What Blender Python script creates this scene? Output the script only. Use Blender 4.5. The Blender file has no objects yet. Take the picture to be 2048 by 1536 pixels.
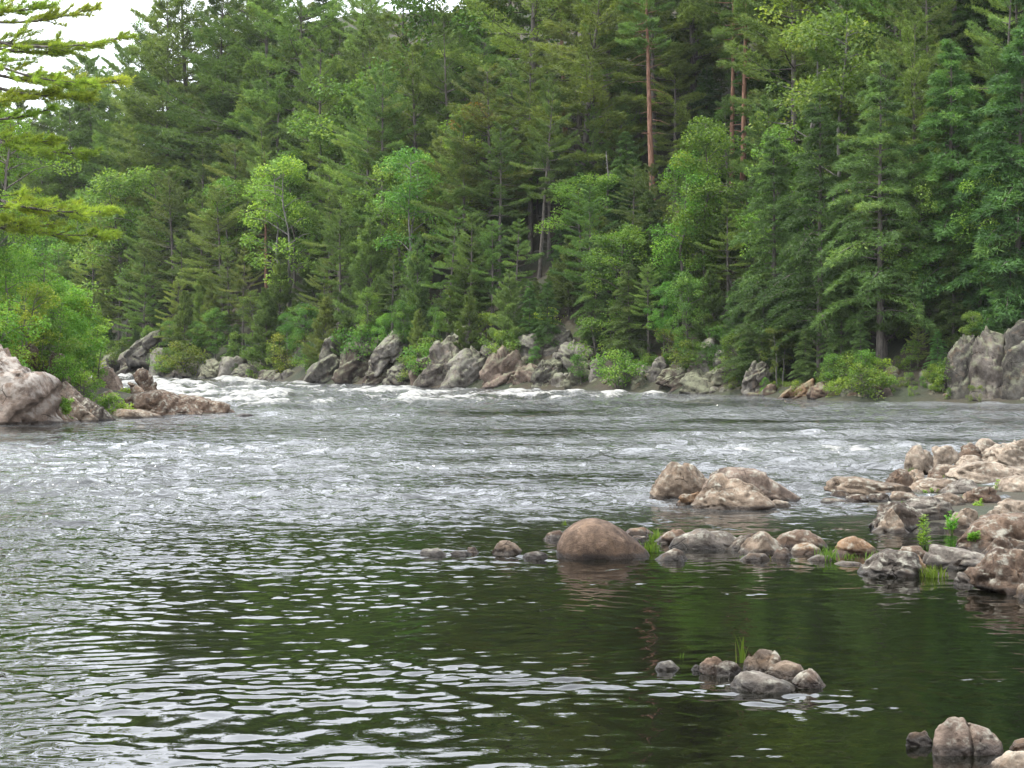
import bpy, math, random
import numpy as np

# ------------------------------------------------------------------ camera, sky, sun, exposure
scene = bpy.context.scene
C = scene.collection
F_PX, CAM_H, HORIZON = 4000.0, 2.5, 684.0           # photograph is 2048 px wide
cam_data = bpy.data.cameras.new("camera")
cam = bpy.data.objects.new("camera", cam_data)
C.objects.link(cam)
cam.location = (0, 0, CAM_H)
cam.rotation_euler = (math.radians(90), 0, 0)
cam_data.sensor_width = 36
cam_data.lens = F_PX / 2048 * 36
cam_data.shift_y = -(768 - HORIZON) / 2048
cam_data.clip_start = 0.1
cam_data.clip_end = 6000
scene.camera = cam

SUN_EL, SUN_AZ = math.radians(64), math.radians(-84)   # azimuth from +Y towards +X: behind the camera, to the left
world = bpy.data.worlds.new("World")
scene.world = world
world.use_nodes = True
wn, wl = world.node_tree.nodes, world.node_tree.links
wn.clear()
sky = wn.new("ShaderNodeTexSky"); sky.sky_type = 'NISHITA'; sky.sun_disc = False
sky.sun_elevation = SUN_EL; sky.sun_rotation = SUN_AZ
tc = wn.new("ShaderNodeTexCoord")
mp = wn.new("ShaderNodeMapping"); mp.inputs["Scale"].default_value = (1.6, 1.6, 4.0)
cn = wn.new("ShaderNodeTexNoise"); cn.inputs["Scale"].default_value = 1.7; cn.inputs["Detail"].default_value = 6
cr = wn.new("ShaderNodeValToRGB")
cr.color_ramp.elements[0].position = 0.25; cr.color_ramp.elements[0].color = (0.72, 0.72, 0.72, 1)
cr.color_ramp.elements[1].position = 0.62; cr.color_ramp.elements[1].color = (1, 1, 1, 1)
cmix = wn.new("ShaderNodeMix"); cmix.data_type = 'RGBA'
cmix.inputs["B"].default_value = (18.6, 19.4, 20.8, 1)     # bright thin overcast
bg = wn.new("ShaderNodeBackground"); bg.inputs["Strength"].default_value = 0.12
wo = wn.new("ShaderNodeOutputWorld")
wl.new(tc.outputs["Generated"], mp.inputs["Vector"]); wl.new(mp.outputs[0], cn.inputs["Vector"])
wl.new(cn.outputs["Fac"], cr.inputs["Fac"]); wl.new(cr.outputs["Color"], cmix.inputs["Factor"])
wl.new(sky.outputs[0], cmix.inputs["A"]); wl.new(cmix.outputs["Result"], bg.inputs["Color"])
wl.new(bg.outputs[0], wo.inputs["Surface"])

sun_data = bpy.data.lights.new("sun", 'SUN')
sun_data.energy = 4.8; sun_data.angle = math.radians(5); sun_data.color = (1.0, 0.97, 0.91)
sun = bpy.data.objects.new("sun", sun_data); C.objects.link(sun)
sun.rotation_euler = (math.radians(90) - SUN_EL, 0, math.pi - SUN_AZ)
sun.location = (0, 0, 60)

vs = scene.view_settings
vs.view_transform = 'Standard'; vs.look = 'None'; vs.exposure = 0.25; vs.gamma = 1.0; vs.use_curve_mapping = False
cy = scene.cycles
cy.max_bounces = 4; cy.diffuse_bounces = 2; cy.glossy_bounces = 3; cy.transmission_bounces = 3; cy.volume_bounces = 0
cy.transparent_max_bounces = 4; cy.caustics_reflective = False; cy.caustics_refractive = False
cy.use_denoising = True; cy.use_adaptive_sampling = True; cy.adaptive_threshold = 0.025

# ------------------------------------------------------------------ small helpers
def PX(px, Y): return (px - 1024.0) * Y / F_PX
def PZ(py, Y): return CAM_H - (py - HORIZON) * Y / F_PX
def GY(py): return F_PX * CAM_H / (py - HORIZON)       # distance at which the water shows at that height
def smooth(a, b, x):
    t = np.clip((np.asarray(x, float) - a) / (b - a), 0, 1); return t * t * (3 - 2 * t)

def _hash(ix, iy, iz, seed):
    h = (ix.astype(np.int64) * 374761393 + iy.astype(np.int64) * 668265263 + iz.astype(np.int64) * 2147483647 + seed * 974711) & 0xFFFFFFFF
    h = ((h ^ (h >> 13)) * 1274126177) & 0xFFFFFFFF
    h = ((h ^ (h >> 16)) * 2246822519) & 0xFFFFFFFF
    return ((h ^ (h >> 15)) & 0xFFFFFF) / float(0xFFFFFF)
def vnoise(P, seed=0):
    P = np.asarray(P, float); i = np.floor(P); f = P - i; f = f * f * f * (f * (f * 6 - 15) + 10)
    i = i.astype(np.int64); r = 0
    for dx in (0, 1):
        for dy in (0, 1):
            for dz in (0, 1):
                w = (f[:, 0] if dx else 1 - f[:, 0]) * (f[:, 1] if dy else 1 - f[:, 1]) * (f[:, 2] if dz else 1 - f[:, 2])
                r = r + w * _hash(i[:, 0] + dx, i[:, 1] + dy, i[:, 2] + dz, seed)
    return r * 2 - 1
def fbm(P, seed=0, octv=4, lac=2.03, gain=0.5):
    a, r, s = 1.0, 0, 0
    P = np.asarray(P, float)
    for k in range(octv):
        r = r + a * vnoise(P, seed + k * 17); s += a; a *= gain; P = P * lac + 3.7
    return r / s

def make_mesh(name, V, quads=None, tris=None, mat=None, smooth_shade=True, tint=None, tint_name="tint"):
    me = bpy.data.meshes.new(name)
    V = np.ascontiguousarray(V, dtype=np.float32)
    nq = 0 if quads is None else len(quads); nt = 0 if tris is None else len(tris)
    idx = []
    if nq: idx.append(np.asarray(quads, np.int32).ravel())
    if nt: idx.append(np.asarray(tris, np.int32).ravel())
    idx = np.concatenate(idx)
    me.vertices.add(len(V)); me.vertices.foreach_set("co", V.ravel())
    me.loops.add(len(idx)); me.loops.foreach_set("vertex_index", idx)
    me.polygons.add(nq + nt)
    st = np.concatenate([np.arange(nq) * 4, nq * 4 + np.arange(nt) * 3]).astype(np.int32)
    me.polygons.foreach_set("loop_start", st)
    me.update(calc_edges=True)
    if smooth_shade: me.polygons.foreach_set("use_smooth", np.ones(nq + nt, bool))
    if tint is not None:
        for nm, arr in (tint.items() if isinstance(tint, dict) else ((tint_name, tint),)):
            at = me.attributes.new(nm, 'FLOAT', 'POINT'); at.data.foreach_set("value", np.ascontiguousarray(arr, np.float32))
    if mat: me.materials.append(mat)
    return me
def link(name, me, parent=None, loc=(0, 0, 0), rot=(0, 0, 0), scale=(1, 1, 1)):
    o = bpy.data.objects.new(name, me); C.objects.link(o)
    o.location = loc; o.rotation_euler = rot; o.scale = scale
    if parent is not None: o.parent = parent
    return o
def tag(o, label=None, cat=None, group=None, kind=None):
    if label: o["label"] = label
    if cat: o["category"] = cat
    if group: o["group"] = group
    if kind: o["kind"] = kind
    return o

# ------------------------------------------------------------------ materials
def nt(name):
    m = bpy.data.materials.new(name); m.use_nodes = True
    n, l = m.node_tree.nodes, m.node_tree.links; n.clear()
    out = n.new("ShaderNodeOutputMaterial")
    return m, n, l, out
def ramp(n, stops):
    r = n.new("ShaderNodeValToRGB"); e = r.color_ramp.elements
    while len(e) < len(stops): e.new(0.5)
    for k, (p, c) in enumerate(stops):
        e[k].position = p; e[k].color = (*c, 1) if len(c) == 3 else c
    return r
def noise(n, l, vec, scale, detail=4, rough=0.55, dist=0.0):
    t = n.new("ShaderNodeTexNoise"); t.inputs["Scale"].default_value = scale; t.inputs["Detail"].default_value = detail
    t.inputs["Roughness"].default_value = rough; t.inputs["Distortion"].default_value = dist
    if vec is not None: l.new(vec, t.inputs["Vector"])
    return t
def math_node(n, l, op, a, b=None):
    m = n.new("ShaderNodeMath"); m.operation = op
    for k, v in enumerate((a, b)):
        if v is None: continue
        if isinstance(v, (int, float)): m.inputs[k].default_value = v
        else: l.new(v, m.inputs[k])
    return m.outputs[0]
def mixc(n, l, fac, a, b, mode='MIX'):
    m = n.new("ShaderNodeMix"); m.data_type = 'RGBA'; m.blend_type = mode
    for k, v in (("Factor", fac), ("A", a), ("B", b)):
        if isinstance(v, (int, float)): m.inputs[k].default_value = v
        elif isinstance(v, tuple): m.inputs[k].default_value = (*v, 1)
        else: l.new(v, m.inputs[k])
    return m.outputs["Result"]

def mat_rock(name="rock", fine=1.0, lichen_col=(0.34, 0.33, 0.27), lichen_lo=0.56, wet=True, crack=True):
    m, n, l, out = nt(name)
    b = n.new("ShaderNodeBsdfPrincipled"); l.new(b.outputs[0], out.inputs[0])
    oi = n.new("ShaderNodeObjectInfo"); g = n.new("ShaderNodeNewGeometry"); pos = g.outputs["Position"]
    big = noise(n, l, pos, 1.3 * fine, 5, 0.6, 0.4)
    mid = noise(n, l, pos, 6.0 * fine, 6, 0.65)
    fin = noise(n, l, pos, 34.0 * fine, 4, 0.7)
    c = mixc(n, l, ramp_out(n, l, big.outputs["Fac"], 0.32, 0.68), (0.42, 0.38, 0.35), (1.35, 1.32, 1.27))
    c2 = mixc(n, l, ramp_out(n, l, mid.outputs["Fac"], 0.3, 0.72), (0.62, 0.60, 0.58), (1.25, 1.25, 1.25))
    col = mixc(n, l, 1.0, oi.outputs["Color"], c, 'MULTIPLY')
    col = mixc(n, l, 1.0, col, c2, 'MULTIPLY')
    fs = mixc(n, l, fin.outputs["Fac"], (0.6, 0.6, 0.6), (1.4, 1.4, 1.4))
    col = mixc(n, l, 1.0, col, fs, 'MULTIPLY')
    # rusty iron stain patches
    rs = noise(n, l, pos, 2.6 * fine, 4, 0.6, 1.0)
    col = mixc(n, l, math_node(n, l, 'MULTIPLY', ramp_out(n, l, rs.outputs["Fac"], 0.55, 0.72), 0.3), col, (0.20, 0.125, 0.07))
    # lichen and bleaching on faces that look up
    sep = n.new("ShaderNodeSeparateXYZ"); l.new(g.outputs["Normal"], sep.inputs[0])
    ln = noise(n, l, pos, 3.4 * fine, 6, 0.7)
    upf = ramp_out(n, l, sep.outputs["Z"], 0.05, 0.75)
    lm = math_node(n, l, 'MULTIPLY', ramp_out(n, l, ln.outputs["Fac"], lichen_lo - 0.08, lichen_lo + 0.1), upf)
    col = mixc(n, l, math_node(n, l, 'MULTIPLY', lm, 0.75), col, lichen_col)
    # cracks
    base_ = col
    vo = n.new("ShaderNodeTexVoronoi"); vo.feature = 'DISTANCE_TO_EDGE'; vo.inputs["Scale"].default_value = 1.1 * fine
    warp = mixc(n, l, 0.12, pos, noise(n, l, pos, 2.0 * fine, 3).outputs["Color"], 'ADD')
    l.new(warp, vo.inputs["Vector"])
    ck = math_node(n, l, 'MAXIMUM', ramp_out(n, l, vo.outputs["Distance"], 0.0, 0.022), ramp_out(n, l, noise(n, l, pos, 1.7 * fine, 3).outputs["Fac"], 0.40, 0.50))
    col = mixc(n, l, ck, mixc(n, l, 1.0, col, (0.40, 0.37, 0.35), 'MULTIPLY'), col)
    rgh = 0.85
    if not crack: col = base_
    if wet:
        sp = n.new("ShaderNodeSeparateXYZ"); l.new(pos, sp.inputs[0])
        wz = math_node(n, l, 'ADD', sp.outputs["Z"], math_node(n, l, 'MULTIPLY', mid.outputs["Fac"], -0.20 / fine ** 0.5))
        wf = ramp_out(n, l, wz, -0.030, 0.022 / fine ** 0.5)
        col = mixc(n, l, wf, mixc(n, l, 1.0, col, (0.27, 0.25, 0.23), 'MULTIPLY'), col)
        rg = n.new("ShaderNodeMix"); rg.data_type = 'FLOAT'; l.new(wf, rg.inputs["Factor"]); rg.inputs["A"].default_value = 0.3; rg.inputs["B"].default_value = 0.85
        l.new(rg.outputs["Result"], b.inputs["Roughness"])
    else: b.inputs["Roughness"].default_value = rgh
    l.new(col, b.inputs["Base Color"])
    b.inputs["Specular IOR Level"].default_value = 0.3
    hgt = math_node(n, l, 'ADD', math_node(n, l, 'MULTIPLY', mid.outputs["Fac"], 0.8), math_node(n, l, 'MULTIPLY', fin.outputs["Fac"], 0.3))
    hgt = math_node(n, l, 'ADD', hgt, math_node(n, l, 'MULTIPLY', ck, 0.35 if crack else 0.0))
    bp = n.new("ShaderNodeBump"); bp.inputs["Strength"].default_value = 0.9; bp.inputs["Distance"].default_value = 0.08 / fine
    l.new(hgt, bp.inputs["Height"]); l.new(bp.outputs[0], b.inputs["Normal"])
    return m
def ramp_out(n, l, v, lo, hi):
    m = n.new("ShaderNodeMapRange"); m.interpolation_type = 'SMOOTHSTEP'
    m.inputs["From Min"].default_value = lo; m.inputs["From Max"].default_value = hi
    l.new(v, m.inputs["Value"]); return m.outputs["Result"]

def mat_leaf(name, dark, light, yellow, trans=0.3, rough=0.6, var=0.5):
    m, n, l, out = nt(name)
    at = n.new("ShaderNodeAttribute"); at.attribute_name = "tint"
    oi = n.new("ShaderNodeObjectInfo")
    c = ramp(n, [(0.0, dark), (0.55, light), (1.0, yellow)])
    l.new(at.outputs["Fac"], c.inputs["Fac"])
    hs = n.new("ShaderNodeHueSaturation")
    mr = n.new("ShaderNodeMapRange"); mr.inputs["To Min"].default_value = 1 - var * 0.55; mr.inputs["To Max"].default_value = 1 + var * 0.65
    l.new(oi.outputs["Random"], mr.inputs["Value"]); l.new(mr.outputs[0], hs.inputs["Value"])
    hr = math_node(n, l, 'FRACT', math_node(n, l, 'MULTIPLY', oi.outputs["Random"], 7.31))
    mh = n.new("ShaderNodeMapRange"); mh.inputs["To Min"].default_value = 0.488; mh.inputs["To Max"].default_value = 0.530
    l.new(hr, mh.inputs["Value"]); l.new(mh.outputs[0], hs.inputs["Hue"])
    l.new(c.outputs[0], hs.inputs["Color"])
    col = mixc(n, l, 1.0, hs.outputs[0], oi.outputs["Color"], 'MULTIPLY')
    p = n.new("ShaderNodeBsdfPrincipled"); p.inputs["Roughness"].default_value = rough; p.inputs["Specular IOR Level"].default_value = 0.25
    l.new(col, p.inputs["Base Color"])
    t = n.new("ShaderNodeBsdfTranslucent")
    l.new(mixc(n, l, 1.0, col, (1.25, 1.3, 0.6), 'MULTIPLY'), t.inputs["Color"])
    mx = n.new("ShaderNodeMixShader"); mx.inputs[0].default_value = trans
    l.new(p.outputs[0], mx.inputs[1]); l.new(t.outputs[0], mx.inputs[2]); l.new(mx.outputs[0], out.inputs[0])
    return m
def mat_bark(name, a, b_):
    m, n, l, out = nt(name)
    b = n.new("ShaderNodeBsdfPrincipled"); l.new(b.outputs[0], out.inputs[0]); b.inputs["Roughness"].default_value = 0.9
    t = n.new("ShaderNodeTexCoord"); mp = n.new("ShaderNodeMapping"); mp.inputs["Scale"].default_value = (9, 9, 1.6); l.new(t.outputs["Object"], mp.inputs[0])
    ns = noise(n, l, mp.outputs[0], 1.5, 5, 0.65)
    l.new(mixc(n, l, ramp_out(n, l, ns.outputs["Fac"], 0.35, 0.65), a, b_), b.inputs["Base Color"])
    bp = n.new("ShaderNodeBump"); bp.inputs["Strength"].default_value = 0.8; bp.inputs["Distance"].default_value = 0.03
    l.new(ns.outputs["Fac"], bp.inputs["Height"]); l.new(bp.outputs[0], b.inputs["Normal"])
    return m

M = {}
M['rock'] = mat_rock("river_rock", 2.2)
M['boulder'] = mat_rock("smooth_boulder", 2.2, (0.30, 0.24, 0.19), 0.66, crack=False)
M['far_rock'] = mat_rock("bank_rock", 0.9, (0.19, 0.20, 0.125), 0.50)
M['pale_rock'] = mat_rock("bleached_rock", 0.9, (0.40, 0.37, 0.33), 0.48)
M['pine'] = mat_leaf("pine_needles", (0.071, 0.109, 0.035), (0.149, 0.214, 0.059), (0.278, 0.331, 0.078), 0.34)
M['hemlock'] = mat_leaf("hemlock_needles", (0.048, 0.085, 0.029), (0.102, 0.174, 0.049), (0.190, 0.262, 0.063), 0.30)
M['broad'] = mat_leaf("broad_leaves", (0.063, 0.124, 0.026), (0.124, 0.218, 0.043), (0.226, 0.310, 0.062), 0.40)
M['bright'] = mat_leaf("sunny_leaves", (0.097, 0.192, 0.027), (0.194, 0.330, 0.046), (0.324, 0.432, 0.074), 0.42, var=0.3)
M['rust'] = mat_leaf("rusty_leaves", (0.060, 0.060, 0.020), (0.150, 0.085, 0.025), (0.260, 0.100, 0.030), 0.3, var=0.2)
M['grass'] = mat_leaf("grass_blades", (0.075, 0.130, 0.022), (0.140, 0.220, 0.030), (0.240, 0.290, 0.050), 0.4, var=0.3)
M['bark'] = mat_bark("grey_bark", (0.060, 0.050, 0.042), (0.150, 0.130, 0.112))
M['redbark'] = mat_bark("red_pine_bark", (0.120, 0.058, 0.035), (0.280, 0.150, 0.098))
M['deadwood'] = mat_bark("bleached_deadwood", (0.110, 0.100, 0.088), (0.220, 0.205, 0.185))

def mat_ground():
    m, n, l, out = nt("forest_floor")
    b = n.new("ShaderNodeBsdfPrincipled"); l.new(b.outputs[0], out.inputs[0]); b.inputs["Roughness"].default_value = 0.95
    g = n.new("ShaderNodeNewGeometry"); pos = g.outputs["Position"]
    a = noise(n, l, pos, 0.35, 5, 0.6); f = noise(n, l, pos, 6.0, 5, 0.7); v = noise(n, l, pos, 1.1, 4, 0.6, 0.6)
    col = mixc(n, l, ramp_out(n, l, a.outputs["Fac"], 0.35, 0.65), (0.042, 0.032, 0.019), (0.022, 0.030, 0.013))
    col = mixc(n, l, math_node(n, l, 'MULTIPLY', ramp_out(n, l, v.outputs["Fac"], 0.50, 0.72), 0.5), col, (0.055, 0.062, 0.020))
    col = mixc(n, l, 1.0, col, mixc(n, l, f.outputs["Fac"], (0.5, 0.5, 0.5), (1.5, 1.5, 1.5)), 'MULTIPLY')
    l.new(col, b.inputs["Base Color"])
    bp = n.new("ShaderNodeBump"); bp.inputs["Strength"].default_value = 0.6; bp.inputs["Distance"].default_value = 0.12
    l.new(f.outputs["Fac"], bp.inputs["Height"]); l.new(bp.outputs[0], b.inputs["Normal"])
    return m
M['ground'] = mat_ground()

def mat_water():
    m, n, l, out = nt("river_water")
    g = n.new("ShaderNodeNewGeometry"); pos = g.outputs["Position"]
    chop = n.new("ShaderNodeAttribute"); chop.attribute_name = "chop"
    foam = n.new("ShaderNodeAttribute"); foam.attribute_name = "foam"
    p = n.new("ShaderNodeBsdfPrincipled")
    sky_sheen = n.new("ShaderNodeAttribute"); sky_sheen.attribute_name = "sky_sheen"
    l.new(mixc(n, l, sky_sheen.outputs["Fac"], (0.0030, 0.0032, 0.0016), (0.205, 0.212, 0.215)), p.inputs["Base Color"]); p.inputs["Roughness"].default_value = 0.02  # pale grey painted into the midstream base colour in place of reflected sky
    p.inputs["IOR"].default_value = 1.35
    mp = n.new("ShaderNodeMapping"); mp.inputs["Scale"].default_value = (0.85, 1.0, 1.0); l.new(pos, mp.inputs[0])
    n1 = noise(n, l, mp.outputs[0], 2.7, 3, 0.5, 0.5)
    n2 = noise(n, l, mp.outputs[0], 9.0, 2, 0.5, 0.3)
    h = math_node(n, l, 'ADD', n1.outputs["Fac"], math_node(n, l, 'MULTIPLY', n2.outputs["Fac"], 0.12))
    h = math_node(n, l, 'MULTIPLY', h, chop.outputs["Fac"])
    bp = n.new("ShaderNodeBump"); bp.inputs["Strength"].default_value = 1.0; bp.inputs["Distance"].default_value = 0.26
    l.new(h, bp.inputs["Height"]); l.new(bp.outputs[0], p.inputs["Normal"])
    d = n.new("ShaderNodeBsdfPrincipled"); l.new(mixc(n, l, ramp_out(n, l, noise(n, l, pos, 2.4, 4, 0.65).outputs["Fac"], 0.35, 0.65), (0.17, 0.175, 0.175), (0.42, 0.41, 0.37)), d.inputs["Base Color"]); d.inputs["Roughness"].default_value = 0.7
    l.new(bp.outputs[0], d.inputs["Normal"])
    fn = noise(n, l, pos, 5.0, 5, 0.7)
    ff = math_node(n, l, 'ADD', foam.outputs["Fac"], math_node(n, l, 'MULTIPLY', math_node(n, l, 'SUBTRACT', fn.outputs["Fac"], 0.5), 1.4))
    mx = n.new("ShaderNodeMixShader"); l.new(ramp_out(n, l, ff, 0.35, 0.75), mx.inputs[0])
    l.new(p.outputs[0], mx.inputs[1]); l.new(d.outputs[0], mx.inputs[2]); l.new(mx.outputs[0], out.inputs[0])
    return m
M['water'] = mat_water()

# ------------------------------------------------------------------ land
FAR = np.array([(110, 40), (70, 58), (40, 70), (21, 80.6), (13.6, 84.5), (10.6, 93), (6.8, 99), (3.3, 104), (-0.6, 106.5), (-4.8, 110),
                (-8.4, 117), (-12.6, 123), (-17, 133), (-24.5, 143), (-33, 160), (-45, 176), (-70, 200), (-130, 230)], float)
LEFT = np.array([(-60, -40), (-22, 5), (-13, 28), (-11.4, 38), (-12.8, 45), (-14.9, 54), (-15.7, 61), (-14.0, 62.2), (-12.6, 66), (-10.6, 68.6), (-9.6, 69.6),
                 (-10.4, 71.5), (-12.6, 75), (-14.2, 81), (-17.5, 92), (-24, 112), (-36, 135), (-60, 160), (-130, 190)], float)
RIGHT = np.array([(70, 50), (26, 52), (13, 47.5), (8.6, 42), (6.0, 35.2), (5.2, 32.2), (5.3, 28.2), (5.6, 25.5), (6.4, 23.2), (6.0, 17), (4.6, 11.5), (3.4, 8.5),
                  (-4, 6.5), (-24, 3), (-60, -40)], float)
def sdist(P, L):
    """Distance to a shoreline, positive on its land side (to the left of the walking direction)."""
    best = np.full(len(P), 1e18); sgn = np.ones(len(P))
    for a, b in zip(L[:-1], L[1:]):
        d = b - a; t = np.clip(((P - a) @ d) / (d @ d), 0, 1)
        q = P - a - t[:, None] * d; e = (q ** 2).sum(1)
        s = d[0] * (P[:, 1] - a[1]) - d[1] * (P[:, 0] - a[0])
        m = e < best; best[m] = e[m]; sgn[m] = np.sign(s[m])
    return np.sqrt(best) * sgn
def far_s(P): return -sdist(P, FAR)
def left_s(P): return sdist(P, LEFT)
def right_s(P): return sdist(P, RIGHT)
def terrain(P):
    P = np.asarray(P, float).reshape(-1, 2)
    px = 1024 + P[:, 0] / np.maximum(P[:, 1], 5) * F_PX
    s = far_s(P)
    steep = 0.55 + 0.45 * smooth(1560, 1350, px)            # gentle stony shelf at the far right, a rock step elsewhere
    cap = np.interp(px, [100, 230, 330, 420, 560, 800], [10, 15, 25, 35, 39, 39])
    h = np.where(s < 0, np.maximum(-2.2, s * 0.5), np.minimum(s, 4) * 0.70 * steep + np.maximum(s - 4, 0) * 0.84)
    h = cap - 2.0 * np.log1p(np.exp(np.clip((cap - h) / 2.0, -40, 40)))
    sl = left_s(P)
    hl = np.where(sl < 0, np.maximum(-2.2, sl * 0.4), np.minimum(sl, 3) * 0.22 + np.maximum(sl - 3, 0) * 0.3); hl = np.minimum(hl, 7)
    sr = right_s(P)
    hr = np.where(sr < 0, np.maximum(-2.2, sr * 0.4), np.minimum(sr * 0.02, 0.12) + np.maximum(sr - 14, 0) * 0.25)
    hr = np.minimum(hr, 5)
    n = fbm(np.c_[P * 0.16, np.zeros(len(P))], 5, 4) * 0.9
    r = np.maximum(np.maximum(h, hl), hr)
    return r + n * np.clip((r - 0.3) * 0.35, 0, 1)
def ground_z(x, y): return float(terrain(np.array([[x, y]]))[0])
def shore_y(px):
    """Distance of the far waterline along the image column px."""
    Y = np.linspace(60, 260, 801); P = np.c_[(px - 1024) / F_PX * Y, Y]
    s = far_s(P); k = np.argmax(s > 0); return float(Y[k])

gx = np.concatenate([np.linspace(-700, -64, 24), np.arange(-62, 46, 0.8), np.linspace(48, 700, 26)])
gy = np.concatenate([np.linspace(-300, -4, 14), np.arange(-2, 60, 1.2), np.arange(60, 185, 0.9), np.linspace(190, 1500, 40)])
X, Y = np.meshgrid(gx, gy); P = np.c_[X.ravel(), Y.ravel()]
V = np.c_[P, terrain(P)]
nx_, ny_ = len(gx), len(gy)
I = np.arange(nx_ * ny_).reshape(ny_, nx_)
Q = np.stack([I[:-1, :-1], I[:-1, 1:], I[1:, 1:], I[1:, :-1]], -1).reshape(-1, 4)
tag(link("terrain", make_mesh("terrain", V, Q, mat=M['ground'])), "brown needle-covered forest floor and river banks under the trees", None, None, "structure")

# ------------------------------------------------------------------ river
def build_river():
    rows = 1.0 / np.linspace(1 / 9.0, 1 / 185.0, 1000)
    rows = np.concatenate([[-300, -60, -10, 3, 6, 8], rows, [200, 230, 280, 400]])
    u = np.linspace(-1, 1, 520)
    u = np.concatenate([[-40, -14, -5, -2.2, -1.4], u, [1.4, 2.2, 5, 14, 40]])
    W = np.abs(rows) * 0.33 + 2.0
    X = u[None, :] * W[:, None]; Y = np.repeat(rows[:, None], len(u), 1)
    x, y = X.ravel(), Y.ravel(); P = np.c_[x, y]
    yy = np.maximum(y, 6.0)
    px = 1024 + x / yy * F_PX; py = HORIZON + F_PX * CAM_H / yy
    sf, sl, sr = far_s(P), left_s(P), right_s(P)
    z3 = np.zeros(len(x))
    lowf = fbm(np.c_[x * 0.16, y * 0.10, z3], 31, 3)
    lowb = fbm(np.c_[x * 0.10, y * 0.35, z3], 47, 3)
    # how rough the water is: quick in midstream, slack in the lee of the stony spit
    rough = 0.28 + 0.72 * smooth(1170, 930, py)
    rough = rough * (0.55 + 0.45 * smooth(1500, 700, px)) * (py > 1010) + rough * (py <= 1010)
    lee = smooth(1230, 1330, px) * smooth(1005, 1030, py)
    spk = smooth(0.02, 0.42, fbm(np.c_[x * 0.9, y * 0.5, z3], 53, 3))
    rough = rough * (1 - 0.45 * lee + 1.5 * lee * spk)
    rough = rough * (1 + 0.75 * lowf) * np.clip(1 + 0.95 * lowb, 0.25, 2)
    bend = 14 * lowf
    wake = np.exp(-((px - 1620) / 150) ** 2 - ((py + bend - 1404 - (px - 1640) * 0.07) / 19) ** 2) + 0.7 * np.exp(-((px - 1180) / 260) ** 2 - ((py + bend - 1362 - (px - 1180) * 0.06) / 16) ** 2)
    wake += 0.8 * np.exp(-((px - 1700) / 130) ** 2 - ((py - 1022) / 8) ** 2) + 0.5 * np.exp(-((px - 1230) / 70) ** 2 - ((py - 1166) / 6) ** 2)
    rough = np.clip(rough + 0.62 * wake, 0.05, 1.7)
    edge = np.minimum(np.minimum(np.abs(sf), np.abs(sl)), np.abs(sr))
    h = np.zeros(len(x)); rng = np.random.default_rng(8)
    dy = np.gradient(rows)[:, None] * np.ones(len(u)); dy = np.abs(dy).ravel()
    wx = x + 0.35 * vnoise(np.c_[x * 0.5, y * 0.5, z3], 61); wy = y + 0.35 * vnoise(np.c_[x * 0.5, y * 0.5, z3], 67)
    for k in range(64):
        lam = 0.10 * (5.4 ** rng.random()); th = rng.normal(math.pi / 2 + 0.1, 0.85)
        kx, ky = math.cos(th) * 2 * math.pi / lam, math.sin(th) * 2 * math.pi / lam
        lim = smooth(1.2, 2.6, lam / dy)
        h += lim * 0.0068 * lam * np.sin(kx * wx + ky * wy + rng.random() * 6.28) * (1.0 if lam > 0.5 else 0.85)
    for k in range(12):                                           # a little longer swell so that the ripples do not march evenly
        lam = 0.8 * (2.2 ** rng.random()); th = rng.normal(math.pi / 2 - 0.1, 0.6)
        h += smooth(1.2, 2.6, lam / dy) * 0.0028 * lam * np.sin(math.cos(th) * 2 * math.pi / lam * wx + math.sin(th) * 2 * math.pi / lam * wy + rng.random() * 6.28)
    h *= rough
    for k in range(44):                                           # short steep chop of the quick water
        lam = 0.55 * (3.0 ** rng.random()); th = rng.normal(math.pi / 2 + 0.1, 0.5)
        kx, ky = math.cos(th) * 2 * math.pi / lam, math.sin(th) * 2 * math.pi / lam
        lim = 0.25 + 0.75 * smooth(1.0, 2.4, lam / dy)
        s_ = np.sin(kx * wx + ky * wy + rng.random() * 6.28)
        h += lim * smooth(1130, 930, py) * 0.0062 * lam * (s_ + 0.35 * s_ * s_ - 0.17) * np.clip(rough, 0.4, 1.4)
    # long swell lines and broken standing waves of the rapids under the far bank
    rap = smooth(836, 792, py) * smooth(1950, 1350, px) * smooth(-1.0, -4.0, sf) + 0.0
    rap = np.clip(rap + 0.9 * smooth(830, 770, py) * smooth(760, 420, px), 0, 1) * smooth(0.3, -1.5, sf)
    rn = 1 - np.abs(fbm(np.c_[x * 0.34, y * 0.16, z3], 71, 4))
    rn2 = fbm(np.c_[x * 0.9, y * 0.35, z3], 73, 4)
    mid = smooth(1040, 960, py)
    h += mid * 0.022 * fbm(np.c_[x * 0.8, y * 0.55, z3], 91, 3) * 2
    h += rap * (0.34 * (rn ** 3 - 0.45) + 0.22 * rn2)
    foam = rap * (0.75 * smooth(0.70, 0.98, rn) + 1.15 * rn2 + 0.5 * fbm(np.c_[x * 2.2, y * 0.8, z3], 77, 3) - 0.12 + 0.16 * smooth(760, 420, px))
    foam *= smooth(845, 800, py + 26 * smooth(600, 1500, px))
    l1 = np.exp(-((py - 903 + (px - 1600) * 0.012) / 7.5) ** 2) * smooth(1330, 1450, px) * smooth(1830, 1760, px)
    l2 = np.exp(-((py - 972) / 6) ** 2) * smooth(1010, 1090, px) * smooth(1340, 1290, px)
    l3 = np.exp(-((px - 1625) / 45) ** 2 - ((py - 985) / 13) ** 2)
    l4 = np.exp(-((py - 982 - (px - 400) * -0.004) / 10) ** 2) * smooth(0, 120, px) * smooth(1000, 800, px)
    fz = fbm(np.c_[x * 1.5, y * 0.55, z3], 83, 4)
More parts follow.
